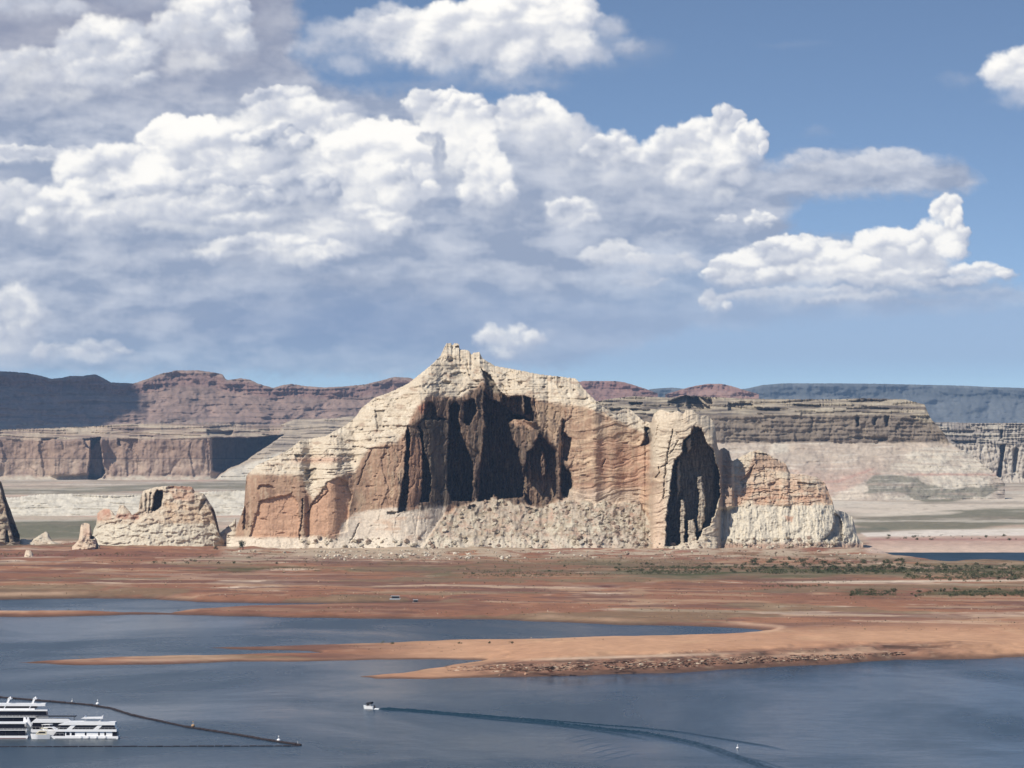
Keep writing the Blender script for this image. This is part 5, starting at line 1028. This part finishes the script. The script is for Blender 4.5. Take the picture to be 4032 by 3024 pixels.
    # left of the bank
    for a_ in ((40, 450, 70, 60, .8, .4, .8, .95, 4), (90, 500, 46, 56, .84, .4, .8, .9, 3), (20, 520, 60, 50, .3, .1, 1, .8, 0), (395, 310, 88, 54, 1.08, .8, .4, 1, 7), (470, 350, 150, 86, .97, .55, .5, 1, 5),
               (606, 316, 66, 46, .84, .0, .5, .9, 5), (250, 400, 130, 85, .98, .5, .5, 1, 6), (165, 470, 95, 72, .94, .45, .5, 1, 5), (560, 400, 110, 70, .84, .4, .7, 1, 3), (640, 428, 96, 56, .80, -.1, .6, .9, 6), (702, 420, 42, 40, .55, -.1, .6, .9, 5),
               (560, 478, 130, 34, .40, .05, 1.0, .8, 4), (290, 446, 120, 56, .86, .2, .5, .85, 6), (480, 436, 120, 48, .84, .1, .5, .9, 7), (390, 432, 140, 58, .88, .25, .5, .85, 7), (380, 478, 230, 52, .82, .4, .8, 1, 3), (320, 540, 300, 22, .10, -.1, 1.3, .9, 0), (118, 500, 30, 50, .2, 0, 1.1, .8, 0), (945, 345, 20, 62, .2, 0, .9, .8, 3), (925, 300, 30, 22, .3, .05, .8, .7, 3), (640, 600, 220, 16, .1, 0, 1.3, .7, 0), (830, 545, 110, 22, .25, .05, 1.4, .8, 0), (560, 500, 100, 16, .2, .0, 1.3, .7, 0),(1140, 400, 40, 90, .2, .05, 1.4, .6, 0),
               (250, 575, 130, 26, .6, .4, 1.1, .7, 0), (430, 610, 220, 18, .45, .2, 1.4, .6, 0), (120, 600, 140, 24, .4, .2, 1.4, .6, 0)): heap(*a_)
    # low wisps
    for a_ in ((940, 585, 40, 9, .84, .6, 1.4, .5, 0), (640, 660, 150, 26, .4, .25, 1.5, .6, 0), (900, 640, 190, 30, .36, .2, 1.5, .6, 0), (340, 690, 240, 30, .3, .15, 1.6, .6, 0),
               (1105, 745, 76, 46, 1.0, .55, .8, .95, 4), (1180, 730, 46, 26, .6, .35, 1.3, .6, 0), (40, 700, 66, 88, .85, .45, .9, .95, 5), (30, 760, 90, 60, .85, .45, .9, .95, 3), (130, 770, 70, 28, .7, .4, 1.1, .8, 2),
               (220, 768, 80, 30, .8, .4, 1.0, .8, 3), (310, 780, 40, 14, .6, .4, 1.2, .6, 0)): heap(*a_)
    # right: thin grey cloud, small scraps, long bank low on the right
    for a_ in ((1800, 375, 190, 48, .38, .18, 1.3, .7, 0), (1770, 352, 84, 28, .6, .35, 1.0, .75, 3), (1925, 358, 86, 36, .66, .35, .9, .8, 4), (1720, 400, 110, 26, .5, .3, 1.2, .6, 0), (2020, 390, 110, 34, .3, .15, 1.4, .55, 0),
               (1645, 480, 36, 22, .86, .5, .7, .9, 3), (1568, 476, 26, 12, .76, .5, .9, .8, 2), (1450, 505, 60, 9, .74, .5, 1.5, .6, 0), (1330, 562, 80, 36, .74, .42, .8, .9, 4), (1440, 575, 80, 30, .66, .35, .9, .85, 3), (1390, 610, 60, 26, .5, .25, 1, .8, 2),
               (1600, 640, 200, 50, .3, .15, 1.4, .75, 0), (1740, 590, 170, 62, .8, .3, .8, .95, 6), (1900, 590, 150, 62, .9, .35, .7, 1, 7), (1760, 560, 90, 44, .95, .5, .6, 1, 6), (1640, 590, 90, 50, .9, .4, .7, 1, 5), (2040, 470, 34, 44, .93, .6, .5, 1, 4), (2055, 520, 34, 50, .95, .5, .5, 1, 3), (2000, 545, 76, 58, .98, .5, .45, 1, 6), (1925, 552, 82, 56, 1, .55, .45, 1, 6),
               (1815, 585, 96, 46, .98, .55, .5, 1, 6), (1690, 550, 76, 36, .97, .55, .5, 1, 6), (1600, 595, 84, 42, .95, .5, .5, 1, 5), (1690, 610, 62, 20, .2, .05, .8, .75, 0), (1545, 665, 36, 36, .84, .45, .8, .9, 3),
               (1740, 645, 190, 26, .66, .3, .9, .9, 3), (1980, 615, 130, 34, .84, .35, .8, .95, 3), (2120, 596, 70, 26, .9, .45, .6, .95, 5), (1900, 655, 260, 11, .2, .05, 1.2, .8, 0), (2110, 636, 200, 12, .5, .35, 1.4, .7, 0)): heap(*a_)
    for a_ in ((2215, 180, 92, 70, .95, .5, .6, 1, 5), (2200, 225, 80, 22, .5, .3, 1.2, .9, 0), (2070, 180, 56, 26, .3, .2, 1.3, .6, 0), (1765, 290, 46, 22, .26, .15, 1.4, .45, 0), (1720, 100, 110, 14, .3, .2, 1.5, .25, 0)): heap(*a_)
    # beyond the frame: unseen clouds, thinned so the water reflects darker sky
    out = np.maximum(sst(-20, -260, X), np.maximum(sst(2232, 2500, X), sst(-10, -160, Y)))
    o1 = fbm(X/420, Y/230, 5, 71)
    c1 = cmix(np.zeros(sh+(3,), np.float32)+SHD, LIT, np.clip(.55+1.1*fbm(X/420+.10, Y/230+.14, 5, 71)-1.3*(o1-.0)+.3*nf, 0, 1)*.9)
    over(c1, out*sst(.10, .32, o1)*sst(840, 700, Y))
    al *= sst(905, 830, Y+10*ng)
    col2 = col/np.maximum(al, .02)[..., None] if False else col
    return al, col2
# ------------------------------------------------------------------ clouds
def cloud_shell():
    us = np.concatenate([np.linspace(-7000, -60, 90), np.arange(-40, 4080, 4.4), np.linspace(4110, 11000, 90)])
    vs = np.concatenate([np.linspace(-6500, -40, 90), np.arange(-28, 1700, 4.4), np.linspace(1706, 1790, 8)])
    U, V = np.meshgrid(us, vs); U = U.astype(np.float32); V = V.astype(np.float32)
    al, col = cloud_field(U, V)
    al = al*sst(-6400, -4500, V)*sst(-6900, -5200, U)*sst(10900, 9200, U)
    col = col*np.where(al > 0, 1, 0)[..., None]
    az = (U-2016)/F; el = (HV-V)/F; Rr = 41000.
    P = np.stack([Rr*np.sin(az)*np.cos(el), Rr*np.cos(az)*np.cos(el), CH+Rr*np.sin(el)], -1).reshape(-1, 3)
    q = gridq(*U.shape); am = al.reshape(-1); keep = am[q].max(1) > .004; q = q[keep]; ids, inv = np.unique(q, return_inverse=True)
    c = (col/np.maximum(al, 1e-3)[..., None]).reshape(-1, 3)
    m, n, o = newmat('cumulus'); e = N(n, 'ShaderNodeEmission'); t = N(n, 'ShaderNodeBsdfTransparent'); mx = N(n, 'ShaderNodeMixShader')
    ca = N(n, 'ShaderNodeAttribute', attribute_name='col'); aa = N(n, 'ShaderNodeAttribute', attribute_name='cover')
    n.links.new(ca.outputs['Color'], e.inputs[0]); e.inputs[1].default_value = CLOUD_STRENGTH; n.links.new(aa.outputs['Fac'], mx.inputs[0]); n.links.new(t.outputs[0], mx.inputs[1]); n.links.new(e.outputs[0], mx.inputs[2]); n.links.new(mx.outputs[0], o.inputs[0])
    m.cycles.emission_sampling = 'NONE'
    link('clouds', mesh_np('clouds', P[ids], inv.reshape(q.shape), m, {'col': np.clip(c[ids], 0, 1.2), 'cover': am[ids]}), kind='stuff', label='bank of white and grey cumulus clouds over the northern sky', category='clouds')
CLOUD_STRENGTH = 1.17
cloud_shell()
# nearer clouds above the picture, the ones that darken the far country
def cloud_body(x, y, z, rx, ry, rz, seed, label):
    P, T = ico(5); d = P/np.linalg.norm(P, axis=1, keepdims=True)
    k = 1+.34*fbm(d[:, 0]*2.1+seed, d[:, 1]*2.1+d[:, 2]*1.7, 5, 900+seed); Q = d*k[:, None]; Q[:, 2] = np.where(Q[:, 2] < -.25, -.25+.1*(Q[:, 2]+.25), Q[:, 2])
    o = link('cloud', mesh_np('cloud', Q*np.array([rx, ry, rz]), T, CLW), label=label, category='cloud'); o.location = (x, y, z)
CLW = plain('cloud_white', (.85, .86, .88), 1., 0., .02, .002)
def shade_over(u0, u1, Y, dY, alt, zt, seed, label):
    x0 = (u0-2016)/F*Y; x1 = (u1-2016)/F*Y; k = (alt-zt)/SUN[2]
    cloud_body((x0+x1)/2+SUN[0]*k, Y+SUN[1]*k, alt, (x1-x0)/2, dY, min((x1-x0)*.3, 260), seed, label)
shade_over(-260, 520, 12950, 480, 2600, 260, 1, 'low cloud above the left hills, over the picture')
# ------------------------------------------------------------------ air
def haze():
    m, n, o = newmat('haze'); v = N(n, 'ShaderNodeVolumePrincipled'); v.inputs['Color'].default_value = (.40, .64, 1., 1); v.inputs['Density'].default_value = HAZE; v.inputs['Anisotropy'].default_value = 0
    n.links.new(v.outputs[0], o.inputs['Volume'])
    x, y0, y1, z0, z1 = 7500, -400, 27500, -12, 560
    P = [(-x, y0, z0), (x, y0, z0), (x, y1, z0), (-x, y1, z0), (-x, y0, z1), (x, y0, z1), (x, y1, z1), (-x, y1, z1)]
    Q = [(3, 2, 1, 0), (4, 5, 6, 7), (0, 1, 5, 4), (1, 2, 6, 5), (2, 3, 7, 6), (3, 0, 4, 7)]
    link('haze', mesh_np('haze', P, Q, m, smooth=False), kind='stuff')
HAZE = 1.9e-5
haze()
